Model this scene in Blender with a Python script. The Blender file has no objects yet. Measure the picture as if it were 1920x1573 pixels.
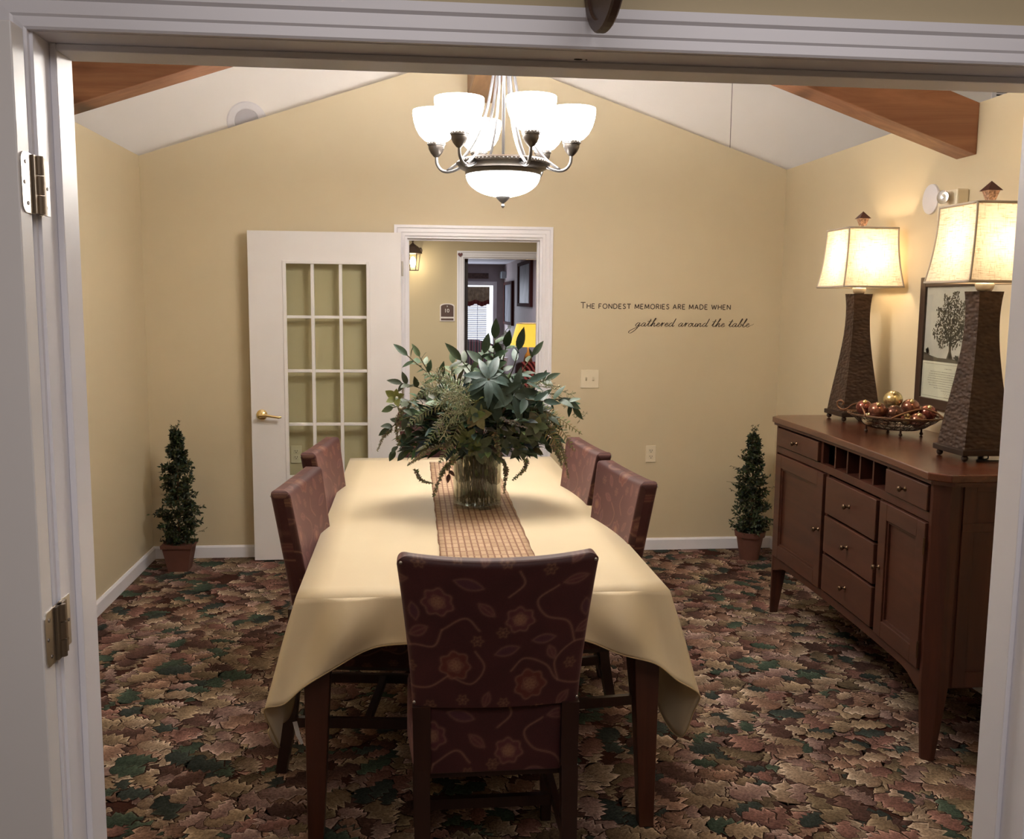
import bpy, bmesh, math, random
import numpy as np
from mathutils import Vector, Matrix
random.seed(7); np.random.seed(7)
PI = math.pi
SC = bpy.context.scene
COL = SC.collection

# ---------------------------------------------------------------- camera, world, exposure, large lights
def setup_camera():
    f, p, y, r, h = 1792.99, 0.1227, 0.1046, 0.0090, 1.627
    cy, sy, cp, sp, cr, sr = math.cos(y), math.sin(y), math.cos(p), math.sin(p), math.cos(r), math.sin(r)
    fwd = Vector((sy*cp, cy*cp, -sp)); right = Vector((cy, -sy, 0)); up = right.cross(fwd)
    r2 = right*cr + up*sr; u2 = -right*sr + up*cr
    cd = bpy.data.cameras.new('camera'); cam = bpy.data.objects.new('camera', cd); COL.objects.link(cam)
    M = Matrix((r2, u2, -fwd)).transposed().to_4x4(); M.translation = Vector((0, 0, h))
    cam.matrix_world = M
    cd.sensor_fit = 'HORIZONTAL'; cd.sensor_width = 36.0; cd.lens = f/1920*36.0
    cd.clip_start = 0.02; cd.clip_end = 100
    SC.camera = cam
setup_camera()
w = bpy.data.worlds.new('world'); SC.world = w; w.use_nodes = True
w.node_tree.nodes['Background'].inputs[0].default_value = (0.55, 0.65, 0.8, 1)
w.node_tree.nodes['Background'].inputs[1].default_value = 1.0
SC.view_settings.view_transform = 'Standard'; SC.view_settings.look = 'None'
SC.view_settings.exposure = 1.3; SC.view_settings.gamma = 1.0
SC.view_settings.use_curve_mapping = False

def light(kind, name, loc, energy, color, size=0.1, rot=(0, 0, 0), **k):
    ld = bpy.data.lights.new(name, kind); ld.energy = energy; ld.color = color
    if kind == 'AREA':
        ld.shape = 'RECTANGLE'; ld.size = size; ld.size_y = k.get('size_y', size)
    else:
        ld.shadow_soft_size = size
    o = bpy.data.objects.new(name, ld); COL.objects.link(o); o.location = loc; o.rotation_euler = rot
    return o
WARM = (1.0, 0.72, 0.42); SOFT = (1.0, 0.86, 0.68); COOL = (0.80, 0.86, 1.0)
light('AREA', 'entry_hall_fill_light', (0.5, 0.1, 2.62), 12.5, (1.0, 0.93, 0.92), 2.2, size_y=1.2)  # added area light, unseen and without a fixture; lights the entry side and near trim
light('AREA', 'corridor_area_light', (0.2, 7.7, 2.37), 16, (1.0, 0.93, 0.84), 0.8, size_y=0.5)  # plain area light under the corridor ceiling, no lamp modelled
light('AREA', 'lounge_window_daylight', (1.2, 20.75, 1.4), 9, COOL, 1.2, rot=(-PI/2, 0, 0), size_y=1.2)
light('AREA', 'lounge_fill_light', (0.5, 14.0, 2.36), 30, (0.85, 0.86, 1.0), 1.5, size_y=3)  # unseen area light without a fixture, brightens the lounge walls

# ---------------------------------------------------------------- materials
MATS = {}
def nt(name):
    m = bpy.data.materials.new(name); m.use_nodes = True
    n = m.node_tree; b = n.nodes['Principled BSDF']
    return m, n, b
def setp(b, **k):
    for a, v in k.items():
        nm = {'rough': 'Roughness', 'metal': 'Metallic', 'spec': 'Specular IOR Level', 'coat': 'Coat Weight',
              'sheen': 'Sheen Weight', 'trans': 'Transmission Weight', 'ior': 'IOR', 'alpha': 'Alpha', 'coatr': 'Coat Roughness'}[a]
        b.inputs[nm].default_value = v
def node(n, t, **k):
    x = n.nodes.new(t)
    for a, v in k.items():
        if isinstance(a, str) and hasattr(x, a): setattr(x, a, v)
    return x
def coords(n, scale=(1, 1, 1), rot=(0, 0, 0)):
    tc = n.nodes.new('ShaderNodeTexCoord'); mp = n.nodes.new('ShaderNodeMapping')
    mp.inputs['Scale'].default_value = scale; mp.inputs['Rotation'].default_value = rot
    n.links.new(tc.outputs['Object'], mp.inputs['Vector']); return mp.outputs['Vector']
def noise(n, vec, scale, detail=3, rough=0.5, dist=0.0):
    x = n.nodes.new('ShaderNodeTexNoise'); x.inputs['Scale'].default_value = scale
    x.inputs['Detail'].default_value = detail; x.inputs['Roughness'].default_value = rough
    x.inputs['Distortion'].default_value = dist
    n.links.new(vec, x.inputs['Vector']); return x.outputs['Fac']
def ramp(n, fac, stops):
    x = n.nodes.new('ShaderNodeValToRGB'); e = x.color_ramp.elements
    while len(e) > 1: e.remove(e[-1])
    e[0].position = stops[0][0]; e[0].color = (*stops[0][1], 1)
    for p, c in stops[1:]:
        q = e.new(p); q.color = (*c, 1)
    n.links.new(fac, x.inputs['Fac']); return x.outputs['Color']
def bump(n, b, h, strength=0.3, dist=0.01):
    x = n.nodes.new('ShaderNodeBump'); x.inputs['Strength'].default_value = strength; x.inputs['Distance'].default_value = dist
    n.links.new(h, x.inputs['Height']); n.links.new(x.outputs['Normal'], b.inputs['Normal'])
def plain(name, col, rough=0.6, metal=0.0, var=0.06, vs=8, bmp=0.0, bs=60, **k):
    if name in MATS: return MATS[name]
    m, n, b = nt(name); v = coords(n); f = noise(n, v, vs)
    c0 = tuple(c*(1-var) for c in col); c1 = tuple(min(1, c*(1+var)) for c in col)
    n.links.new(ramp(n, f, [(0.3, c0), (0.7, c1)]), b.inputs['Base Color'])
    setp(b, rough=rough, metal=metal, **k)
    if bmp: bump(n, b, noise(n, v, bs, 2), bmp, 0.003)
    MATS[name] = m; return m
def wood(name, dark, light_, axis='x', scale=6.0, rough=0.35, knots=False, coat=0.2):
    if name in MATS: return MATS[name]
    m, n, b = nt(name)
    s = {'x': (1, 12, 12), 'y': (12, 1, 12), 'z': (12, 12, 1)}[axis]
    v = coords(n, tuple(q*scale*0.16 for q in s))
    f = noise(n, v, 1.6, 6, 0.62, 0.9)
    c = ramp(n, f, [(0.30, dark), (0.52, tuple((a+b_)/2 for a, b_ in zip(dark, light_))), (0.72, light_)])
    if knots:
        vo = n.nodes.new('ShaderNodeTexVoronoi'); vo.inputs['Scale'].default_value = 2.4
        vk = coords(n, (1, 0.2, 1.4)); n.links.new(vk, vo.inputs['Vector'])
        kr = ramp(n, vo.outputs['Distance'], [(0.04, (0.10, 0.08, 0.07)), (0.09, (0.42, 0.36, 0.32)), (0.12, (0.72, 0.66, 0.62)), (0.22, (1, 1, 1))])
        mx = n.nodes.new('ShaderNodeMix'); mx.data_type = 'RGBA'; mx.blend_type = 'MULTIPLY'; mx.inputs['Factor'].default_value = 0.85
        n.links.new(c, mx.inputs['A']); n.links.new(kr, mx.inputs['B']); c = mx.outputs['Result']
    n.links.new(c, b.inputs['Base Color']); setp(b, rough=rough, coat=coat, coatr=0.25)
    bump(n, b, f, 0.12, 0.002)
    MATS[name] = m; return m
def emit(name, col, strength, base=(0.9, 0.9, 0.9)):
    if name in MATS: return MATS[name]
    m, n, b = nt(name); b.inputs['Base Color'].default_value = (*base, 1)
    b.inputs['Emission Color'].default_value = (*col, 1); b.inputs['Emission Strength'].default_value = strength
    MATS[name] = m; return m
def vcol(name, rough=0.8, sheen=0.0, attr='Col', nscale=200, namt=0.25, bmp=0.2, spec=0.3, trans=0.0):
    if name in MATS: return MATS[name]
    m, n, b = nt(name); a = n.nodes.new('ShaderNodeVertexColor'); a.layer_name = attr
    v = coords(n); f = noise(n, v, nscale, 2)
    mx = n.nodes.new('ShaderNodeMix'); mx.data_type = 'RGBA'; mx.blend_type = 'MULTIPLY'; mx.inputs['Factor'].default_value = 1
    g = ramp(n, f, [(0.3, (1-namt,)*3), (0.7, (1+namt*0.6,)*3)])
    n.links.new(a.outputs['Color'], mx.inputs['A']); n.links.new(g, mx.inputs['B'])
    n.links.new(mx.outputs['Result'], b.inputs['Base Color']); setp(b, rough=rough, sheen=sheen, spec=spec); b.inputs['Sheen Tint'].default_value = (1, 0.55, 0.5, 1)
    if bmp: bump(n, b, f, bmp, 0.002)
    MATS[name] = m; return m

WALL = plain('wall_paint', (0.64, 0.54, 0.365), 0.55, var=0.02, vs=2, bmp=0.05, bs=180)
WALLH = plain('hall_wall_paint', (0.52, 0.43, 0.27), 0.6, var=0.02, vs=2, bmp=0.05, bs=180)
CEIL = plain('ceiling_paint', (0.84, 0.80, 0.76), 0.8, var=0.02, vs=2, bmp=0.1, bs=90)
TRIM = plain('white_trim_paint', (0.82, 0.81, 0.86), 0.35, var=0.02, vs=3)
DOORW = plain('white_door_paint', (0.79, 0.77, 0.77), 0.4, var=0.02, vs=3)
BEAM = wood('cedar_beam', (0.20, 0.075, 0.038), (0.42, 0.195, 0.105), 'x', 4, 0.5, knots=True, coat=0.15)
RIDGE = wood('cedar_ridge', (0.26, 0.12, 0.05), (0.48, 0.26, 0.12), 'y', 4, 0.5, coat=0.1)
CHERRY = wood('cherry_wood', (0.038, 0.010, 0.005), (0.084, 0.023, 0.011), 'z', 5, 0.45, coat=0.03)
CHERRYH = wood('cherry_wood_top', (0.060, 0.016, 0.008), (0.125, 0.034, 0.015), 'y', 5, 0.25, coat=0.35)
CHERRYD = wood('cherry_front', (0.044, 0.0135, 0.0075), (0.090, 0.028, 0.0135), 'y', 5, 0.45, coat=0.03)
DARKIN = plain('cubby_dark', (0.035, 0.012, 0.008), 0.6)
TLEG = wood('table_leg_wood', (0.037, 0.010, 0.005), (0.075, 0.021, 0.010), 'z', 5, 0.35)
CLEG = wood('chair_leg_wood', (0.016, 0.006, 0.0045), (0.034, 0.012, 0.008), 'z', 5, 0.35)
BRONZE = plain('bronze_metal', (0.13, 0.115, 0.105), 0.35, 0.9, var=0.15)
PEWTER = plain('pewter_metal', (0.17, 0.165, 0.17), 0.35, 0.85, var=0.1)
CHROME = plain('hinge_metal', (0.55, 0.52, 0.48), 0.3, 1.0, var=0.1)
BRASS = plain('polished_brass', (0.85, 0.66, 0.33), 0.18, 1.0, var=0.04)
DARKM = plain('dark_iron', (0.045, 0.026, 0.018), 0.45, 0.6, var=0.2)
IVORY = plain('ivory_plastic', (0.78, 0.69, 0.52), 0.4, var=0.02)
WHITEP = plain('white_plastic', (0.75, 0.73, 0.76), 0.45, var=0.02)
BLACK = plain('black_paint', (0.02, 0.015, 0.012), 0.6)
GROOVE = plain('dark_joint', (0.18, 0.16, 0.15), 0.9)

# ---------------------------------------------------------------- mesh builder
class MB:
    def __init__(s): s.v = []; s.f = []; s.m = []; s.c = []
    def add(s, vs, fs, mi=0, cols=None):
        o = len(s.v); s.v.extend([tuple(map(float, q)) for q in vs]); s.f.extend([tuple(i+o for i in q) for q in fs])
        s.m.extend([mi]*len(fs))
        if cols is not None: s.c.extend(cols)
        elif s.c: s.c.extend([(1, 1, 1)]*len(vs))
        return s
    def box(s, x0, x1, y0, y1, z0, z1, mi=0):
        vs = [(x0,y0,z0),(x1,y0,z0),(x1,y1,z0),(x0,y1,z0),(x0,y0,z1),(x1,y0,z1),(x1,y1,z1),(x0,y1,z1)]
        return s.add(vs, [(0,3,2,1),(4,5,6,7),(0,1,5,4),(1,2,6,5),(2,3,7,6),(3,0,4,7)], mi)
    def taper(s, c0, w0, d0, c1, w1, d1, mi=0):
        """square tapered post from centre c0 (w0 x d0) to c1 (w1 x d1)"""
        vs = []
        for c, w_, d_ in ((c0, w0, d0), (c1, w1, d1)):
            for a, b_ in ((-1,-1),(1,-1),(1,1),(-1,1)): vs.append((c[0]+a*w_/2, c[1]+b_*d_/2, c[2]))
        return s.add(vs, [(0,3,2,1),(4,5,6,7),(0,1,5,4),(1,2,6,5),(2,3,7,6),(3,0,4,7)], mi)
    def prism(s, pts, n, mi=0, M=None):
        """polygon pts (3D) extruded by vector n"""
        k = len(pts); vs = [tuple(p) for p in pts] + [tuple(np.array(p)+np.array(n)) for p in pts]
        fs = [tuple(range(k))[::-1], tuple(range(k, 2*k))] + [(i, (i+1) % k, k+(i+1) % k, k+i) for i in range(k)]
        return s.add(vs, fs, mi)
    def lathe(s, prof, c=(0, 0, 0), n=24, mi=0, M=None, close=True):
        vs = []; fs = []
        for r, z in prof:
            for i in range(n):
                a = 2*PI*i/n; p = Vector((r*math.cos(a), r*math.sin(a), z))
                if M is not None: p = M @ p
                vs.append((p[0]+c[0], p[1]+c[1], p[2]+c[2]))
        for j in range(len(prof)-1):
            for i in range(n):
                a, b_ = j*n+i, j*n+(i+1) % n; fs.append((a, b_, b_+n, a+n))
        if close:
            if prof[0][0] > 1e-6: fs.append(tuple(range(n))[::-1])
            if prof[-1][0] > 1e-6: fs.append(tuple((len(prof)-1)*n+i for i in range(n)))
        return s.add(vs, fs, mi)
    def tube(s, path, r, n=8, mi=0, cap=True):
        P = [Vector(p) for p in path]; k = len(P); vs = []; fs = []
        rr = r if hasattr(r, '__len__') else [r]*k
        t0 = (P[1]-P[0]).normalized(); u = t0.orthogonal().normalized()
        for i in range(k):
            t = (P[min(i+1, k-1)]-P[max(i-1, 0)])
            t = t.normalized() if t.length > 1e-9 else t0
            u = (u - t*u.dot(t));  u = u.normalized() if u.length > 1e-6 else t.orthogonal().normalized()
            w_ = t.cross(u)
            for j in range(n):
                a = 2*PI*j/n; q = P[i]+(u*math.cos(a)+w_*math.sin(a))*rr[i]; vs.append(tuple(q))
        for i in range(k-1):
            for j in range(n):
                a, b_ = i*n+j, i*n+(j+1) % n; fs.append((a, b_, b_+n, a+n))
        if cap: fs.append(tuple(range(n))[::-1]); fs.append(tuple((k-1)*n+j for j in range(n)))
        return s.add(vs, fs, mi)
    def sphere(s, c, r, n=16, m=10, mi=0, sc=(1, 1, 1)):
        prof = [(max(1e-7, math.sin(PI*j/m))*1.0, -math.cos(PI*j/m)) for j in range(m+1)]
        M = Matrix.Diagonal((r*sc[0], r*sc[1], r*sc[2]))
        return s.lathe(prof, c, n, mi, M, close=False)
    def grid(s, G, mi=0, cols=None):
        """G: (a,b,3) array"""
        G = np.asarray(G, float); a, b_, _ = G.shape
        fs = [(i*b_+j, i*b_+j+1, (i+1)*b_+j+1, (i+1)*b_+j) for i in range(a-1) for j in range(b_-1)]
        return s.add(G.reshape(-1, 3), fs, mi, cols)
    def build(s, name, mats, parent=None, org=None, smooth=False, bevel=0, seg=2, kind=None, auto=None, fixn=True):
        me = bpy.data.meshes.new(name)
        v = np.array(s.v)
        if org is None and parent is not None: org = parent.get('_org', (0, 0, 0))
        if org is not None: v = v - np.array(org)
        me.from_pydata(v.tolist(), [], s.f); 
        if not isinstance(mats, (list, tuple)): mats = [mats]
        for m in mats: me.materials.append(m)
        if len(mats) > 1: me.polygons.foreach_set('material_index', s.m)
        if s.c:
            ca = me.color_attributes.new('Col', 'FLOAT_COLOR', 'POINT')
            arr = np.ones((len(s.v), 4), np.float32); arr[:, :3] = np.array(s.c); ca.data.foreach_set('color', arr.ravel())
        if fixn:
            bm = bmesh.new(); bm.from_mesh(me); bmesh.ops.recalc_face_normals(bm, faces=bm.faces); bm.to_mesh(me); bm.free()
        if smooth: me.polygons.foreach_set('use_smooth', [True]*len(me.polygons))
        me.update()
        o = bpy.data.objects.new(name, me); COL.objects.link(o)
        if auto: me.set_sharp_from_angle(angle=auto)
        if parent is not None:
            o.parent = parent; o['_org'] = parent.get('_org', (0, 0, 0))
        elif org is not None: o.location = org; o['_org'] = tuple(org)
        if bevel:
            b = o.modifiers.new('bevel', 'BEVEL'); b.width = bevel; b.segments = seg; b.limit_method = 'ANGLE'; b.angle_limit = 0.6
        if kind: o['kind'] = kind
        return o
def sharp(o, ang=0.7):
    me = o.data; me.polygons.foreach_set('use_smooth', [True]*len(me.polygons)); me.set_sharp_from_angle(angle=ang); return o
def tag(o, label=None, cat=None, group=None):
    if label: o['label'] = label
    if cat: o['category'] = cat
    if group: o['group'] = group
    return o
def thing(name, label, cat, org, group=None):
    o = bpy.data.objects.new(name, None); COL.objects.link(o); o.location = org; o['_org'] = tuple(org)
    o.empty_display_size = 0.1
    return tag(o, label, cat, group)
def dup(root, loc, rotz, label, group=None):
    r = root.copy(); COL.objects.link(r); r.location = loc; r.rotation_euler = (0, 0, rotz); r['label'] = label
    if group: r['group'] = group
    for ch in list(root.children):
        c = ch.copy(); COL.objects.link(c); c.parent = r
        for g in list(ch.children):
            d = g.copy(); COL.objects.link(d); d.parent = c
    return r
def rot2(x, y, a): return (x*math.cos(a)-y*math.sin(a), x*math.sin(a)+y*math.cos(a))
def catmull(pts, k=8, closed=False):
    P = [np.array(p, float) for p in pts]; out = []
    n = len(P)
    for i in range(n if closed else n-1):
        p1, p2 = P[i], P[(i+1) % n]
        p0 = P[i-1] if (i > 0 or closed) else 2*p1-p2
        p3 = P[(i+2) % n] if (i+2 < n or closed) else 2*p2-p1
        for j in range(k):
            t = j/k
            out.append(0.5*((2*p1)+(-p0+p2)*t+(2*p0-5*p1+4*p2-p3)*t*t+(-p0+3*p1-3*p2+p3)*t**3))
    if not closed: out.append(P[-1])
    return out

# ---------------------------------------------------------------- room shell
XL, XR, D, YN = -1.62, 2.392, 6.062, 1.725
YH = 1.59                       # near face of the entry wall
RX, RZ, ZL, ZR = 0.42, 3.145, 2.472, 2.480
def ceil_z(x): return RZ-(RX-x)*(RZ-ZL)/(RX-XL) if x < RX else RZ-(x-RX)*(RZ-ZR)/(XR-RX)
OX0, OX1, OZ = -0.045, 0.822, 2.03     # back doorway opening
T = 0.12
# back wall with gable and doorway
m = MB()
m.prism([(XL-T, D, 0), (OX0, D, 0), (OX0, D, OZ), (OX0, D, ceil_z(OX0)), (XL-T, D, ZL-T*0.33)], (0, T, 0))
m.prism([(OX1, D, 0), (XR+T, D, 0), (XR+T, D, ZR-T*0.33), (OX1, D, ceil_z(OX1)), (OX1, D, OZ)], (0, T, 0))
m.prism([(OX0, D, OZ), (OX1, D, OZ), (OX1, D, ceil_z(OX1)), (RX, D, RZ), (OX0, D, ceil_z(OX0))], (0, T, 0))
m.build('wall_back', WALL, kind='structure')
MB().box(XL-T, XL, YN, D, 0, ZL).build('wall_left', WALL, kind='structure')
MB().box(XR, XR+T, YN, D, 0, ZR).build('wall_right', WALL, kind='structure')
# entry wall (between entry hall and dining room)
JX0, JX1, JZ = -0.588, 1.158, 2.043
ENTRYW = WALLH
m = MB()
m.box(-3.5, JX0, YH, YN, 0, 4.0); m.box(JX1, 5.5, YH, YN, 0, 4.0); m.box(JX0, JX1, YH, YN, JZ, 4.0)
m.build('wall_front', ENTRYW, kind='structure')
# tall white space above the partition walls: plain upper wall behind the gable, flat ceiling high above
YU, ZU = 6.19, 3.95
VTX, VTZ = 3.823, 2.988
MB().box(-3.4, 5.4, YU, YU+0.1, 2.42, ZU).build('wall_upper_back', CEIL, kind='structure')
MB().box(-3.5, -3.4, YH, YU+0.1, 2.42, ZU).build('wall_upper_left', CEIL, kind='structure')
MB().box(5.4, 5.5, YH, YU+0.1, 2.42, ZU).build('wall_upper_right', CEIL, kind='structure')
MB().box(-3.5, 5.5, YH, YU+0.1, ZU, ZU+0.06).build('ceiling', CEIL, kind='structure')
m = MB(); m.box(-3.5, XL-T, YN, YU, 2.36, 2.42); m.box(XR+T, 5.5, YN, YU, 2.36, 2.42); m.build('ceiling_side', CEIL, kind='structure')
# thin dark vertical joint on the upper wall
m = MB(); m.box(2.053, 2.057, YU-0.0015, YU, 2.42, ZU); m.build('trim_1', GROOVE, kind='structure')

# ---- carpet: base plus woven leaf pattern
def carpet():
    rng = np.random.RandomState(3)
    m = MB()
    bg = (0.050, 0.018, 0.012)
    x0, x1, y0, y1 = XL-0.02, XR+0.02, -1.7, D+0.14
    m.add([(x0, y0, 0), (x1, y0, 0), (x1, y1, 0), (x0, y1, 0)], [(0, 1, 2, 3)], cols=[bg]*4)
    pal = [((0.17, 0.105, 0.065), (0.78, 0.62, 0.46)), ((0.14, 0.070, 0.045), (0.62, 0.41, 0.30)), ((0.15, 0.080, 0.068), (0.68, 0.49, 0.41)),
           ((0.035, 0.052, 0.036), (0.125, 0.165, 0.115)), ((0.095, 0.065, 0.038), (0.38, 0.29, 0.18)), ((0.13, 0.058, 0.047), (0.48, 0.27, 0.21)),
           ((0.055, 0.027, 0.021), (0.20, 0.11, 0.085)), ((0.028, 0.034, 0.030), (0.085, 0.105, 0.085)), ((0.15, 0.095, 0.055), (0.66, 0.50, 0.33))]
    wts = np.array([1.8, 1.7, 1.7, 0.75, 0.9, 1.1, 1.5, 0.8, 1.2]); wts /= wts.sum()
    N = 7600
    V = []; F = []; C = []
    for k in range(N):
        cx, cy = rng.uniform(x0, x1), rng.uniform(1.45 if k % 30 else 0, D+0.02)
        L = rng.uniform(0.085, 0.165); W = L*rng.uniform(0.30, 0.46)
        ang = 2.2*math.sin(cx*2.1+cy*1.3)+1.7*math.cos(cy*2.6-cx*0.9)+rng.normal(0, 0.6) - PI/2*0.3
        bend = rng.uniform(-0.8, 0.8)
        ci = rng.choice(len(pal), p=wts); dk, lt = pal[ci]
        g = rng.uniform(0.8, 1.15); nl = rng.randint(3, 6); n = 26; lobe_sh = rng.uniform(0, 1)
        for lay in (0, 1):      # a dark woven outline below, then the leaf itself
            z = 0.0006+0.0034*(k+0.5*lay)/N; grow = 0.0022 if lay == 0 else 0.0
            base = len(V)
            for i in range(n+1):
                t = i/n; th_ = ang+bend*t*t
                px = cx+L*(t*math.cos(ang+bend*t*0.5)); py = cy+L*(t*math.sin(ang+bend*t*0.5))
                if lay == 0: px += 0.004*(t-0.2)*math.cos(th_)*2; py += 0.004*(t-0.2)*math.sin(th_)*2
                env = math.sin(PI*min(1, (t*0.93+0.06))**0.85)**0.75
                fr = (t*nl+lobe_sh) % 1
                ser = 1-0.55*fr + 0.16*((t*nl*3) % 1)
                w_ = (W*env*ser if 0 < i < n else 0.002)+grow
                nx, ny = -math.sin(th_), math.cos(th_); back = (1-fr)*0.30*W
                bx, by = math.cos(th_)*back, math.sin(th_)*back
                for sgn in (1, -1):
                    V.append((px+nx*w_*sgn+bx, py+ny*w_*sgn+by, z)); V.append((px+nx*w_*sgn*0.66+bx*.6, py+ny*w_*sgn*0.66+by*.6, z))
                V.append((px, py, z))
                if lay == 0: C += [(0.030, 0.014, 0.010)]*5
                else:
                    tt = min(1, max(0, (t-0.12)/0.6)); rib = 0.55+0.75*abs(((t*nl*2) % 1)-0.5)*2
                    def cc(k, mul=1.0): return tuple(g*mul*(d+(l-d)*k) for d, l in zip(dk, lt))
                    C += [cc(0.25+0.85*tt, 1.1-0.3*fr), cc((0.05+0.42*tt)*rib), cc(0.12+0.55*tt, 0.95-0.3*fr), cc((0.02+0.25*tt)*rib, 0.8), cc(0.10+0.10*tt)]
            for i in range(n):
                a = base+i*5; b2 = a+5
                F += [(a, a+1, b2+1, b2), (a+1, a+4, b2+4, b2+1), (a+4, a+3, b2+3, b2+4), (a+3, a+2, b2+2, b2+3)]
    V = np.array(V); V[:, 0] = np.clip(V[:, 0], x0, x1); V[:, 1] = np.clip(V[:, 1], y0, y1)
    o0 = len(m.v)
    m.v.extend(map(tuple, V.tolist())); m.f.extend([tuple(i+o0 for i in q) for q in F]); m.m.extend([0]*len(F)); m.c.extend(C)
    o = m.build('floor', vcol('leaf_carpet', 0.95, 0.0, nscale=150, namt=0.42, bmp=0.35, spec=0.1), kind='structure', fixn=False)
    return o
carpet()

# baseboards
def baseboard(name, x0, x1, y0, y1, along):
    h, t = 0.082, 0.014
    m = MB()
    if along == 'x':   # on back wall, facing -y
        m.prism([(x0, D, 0.004), (x0, D-t, 0.004), (x0, D-t, h-0.012), (x0, D-t*0.45, h), (x0, D, h)], (x1-x0, 0, 0))
    elif along == 'l':
        m.prism([(XL, y0, 0.004), (XL+t, y0, 0.004), (XL+t, y0, h-0.012), (XL+t*0.45, y0, h), (XL, y0, h)], (0, y1-y0, 0))
    else:
        m.prism([(XR, y0, 0.004), (XR-t, y0, 0.004), (XR-t, y0, h-0.012), (XR-t*0.45, y0, h), (XR, y0, h)], (0, y1-y0, 0))
    return m.build(name, TRIM, kind='structure')
bb = baseboard('baseboard_back', XL, -0.12, 0, 0, 'x')
baseboard('baseboard_back_right', 0.898, XR, 0, 0, 'x')
baseboard('baseboard_left', 0, 0, YN+0.02, D-0.014, 'l')
baseboard('baseboard_right', 0, 0, YN+0.02, D-0.014, 'r')

# moulded casing (mitred frame) around an opening; faces -y when s=-1
def casing(name, x0, x1, z1, y, wd, s=-1, th_=0.018, mat=TRIM, floor=0.004):
    prof = [(0, 0), (0, 0.55), (0.06, 0.72), (0.30, 0.62), (0.36, 0.80), (0.68, 0.72), (0.76, 1.0), (1.0, 1.0), (1.0, 0)]
    m = MB(); k = len(prof)
    rings = []
    for (ex, ez, dx, dz) in ((x0, floor, -1, 0), (x0, z1, -1, 1), (x1, z1, 1, 1), (x1, floor, 1, 0)):
        rings.append([(ex+dx*u*wd, y+s*v*th_, ez+dz*u*wd) for u, v in prof])
    vs = [p for r in rings for p in r]; fs = []
    for j in range(3):
        for i in range(k): fs.append((j*k+i, j*k+(i+1) % k, (j+1)*k+(i+1) % k, (j+1)*k+i))
    fs += [tuple(range(k)), tuple(3*k+i for i in range(k))]
    m.add(vs, fs); return m.build(name, mat, kind='structure')
casing('trim_2', OX0+0.005, OX1-0.005, OZ-0.005, D, 0.068)
# back door lining
m = MB(); jt = 0.018
m.box(OX0, OX0+jt, D, D+T, 0.004, OZ); m.box(OX1-jt, OX1, D, D+T, 0.004, OZ); m.box(OX0+jt, OX1-jt, D, D+T, OZ-jt, OZ)
m.box(OX0+jt, OX0+jt+0.011, D+0.045, D+0.08, 0.004, OZ-jt); m.box(OX1-jt-0.011, OX1-jt, D+0.045, D+0.08, 0.004, OZ-jt); m.box(OX0+jt+0.011, OX1-jt-0.011, D+0.045, D+0.08, OZ-jt-0.011, OZ-jt)
m.build('trim_3', TRIM, kind='structure')
casing('trim_4', OX0+0.005, OX1-0.005, OZ-0.005, D+T, 0.068, s=1)

# entry opening: lining, stops and casing
m = MB()
m.box(JX0, JX0+0.013, YH, YN, 0.004, JZ); m.box(JX1-0.013, JX1, YH, YN, 0.004, JZ); m.box(JX0+0.013, JX1-0.013, YH, YN, JZ-0.013, JZ)
m.build('trim_5', TRIM, kind='structure')
m = MB(); sx0, sx1, sz = JX0+0.013, JX1-0.013, JZ-0.013
m.box(sx0, sx0+0.011, 1.655, YN+0.004, 0.004, sz); m.box(sx1-0.011, sx1, 1.655, YN+0.004, 0.004, sz); m.box(sx0+0.011, sx1-0.011, 1.655, YN+0.004, sz-0.011, sz)
m.build('trim_6', TRIM, kind='structure', bevel=0.002)
casing('trim_7', JX0+0.008, JX1-0.008, JZ-0.012, YH, 0.062, th_=0.017)
casing('trim_8', JX0+0.004, JX1-0.004, JZ-0.004, YN, 0.062, s=1, th_=0.017)
# chipped screw hole in the header
mh = MB(); mh.sphere((0.278, 1.640, sz-0.0005), 0.006, 8, 6, sc=(1.3, 0.6, 0.2)); mh.sphere((0.292, 1.641, sz-0.0005), 0.002, 6, 4, sc=(1, 1, 0.4))
mh.build('trim_9', BLACK, kind='structure')

# ---- entry hall where the camera stands
m = MB(); m.box(-2.6, XL-0.02, -1.7, YH, -0.03, -0.001); m.box(XR+0.02, 3.4, -1.7, YH, -0.03, -0.001)
m.build('floor_entry', plain('hall_floor_brown', (0.12, 0.08, 0.06), 0.9), kind='structure')
MB().box(-2.6, 3.4, -1.8, -1.7, 0, 2.7).build('wall_entry_rear', WALLH, kind='structure')
MB().box(-2.7, -2.6, -1.8, YN, 0, 2.7).build('wall_entry_left', WALLH, kind='structure')
MB().box(3.4, 3.5, -1.8, YN, 0, 2.7).build('wall_entry_right', WALLH, kind='structure')
MB().box(-2.7, 3.5, -1.8, YH, 2.7, 2.76).build('ceiling_entry', CEIL, kind='structure')

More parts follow.
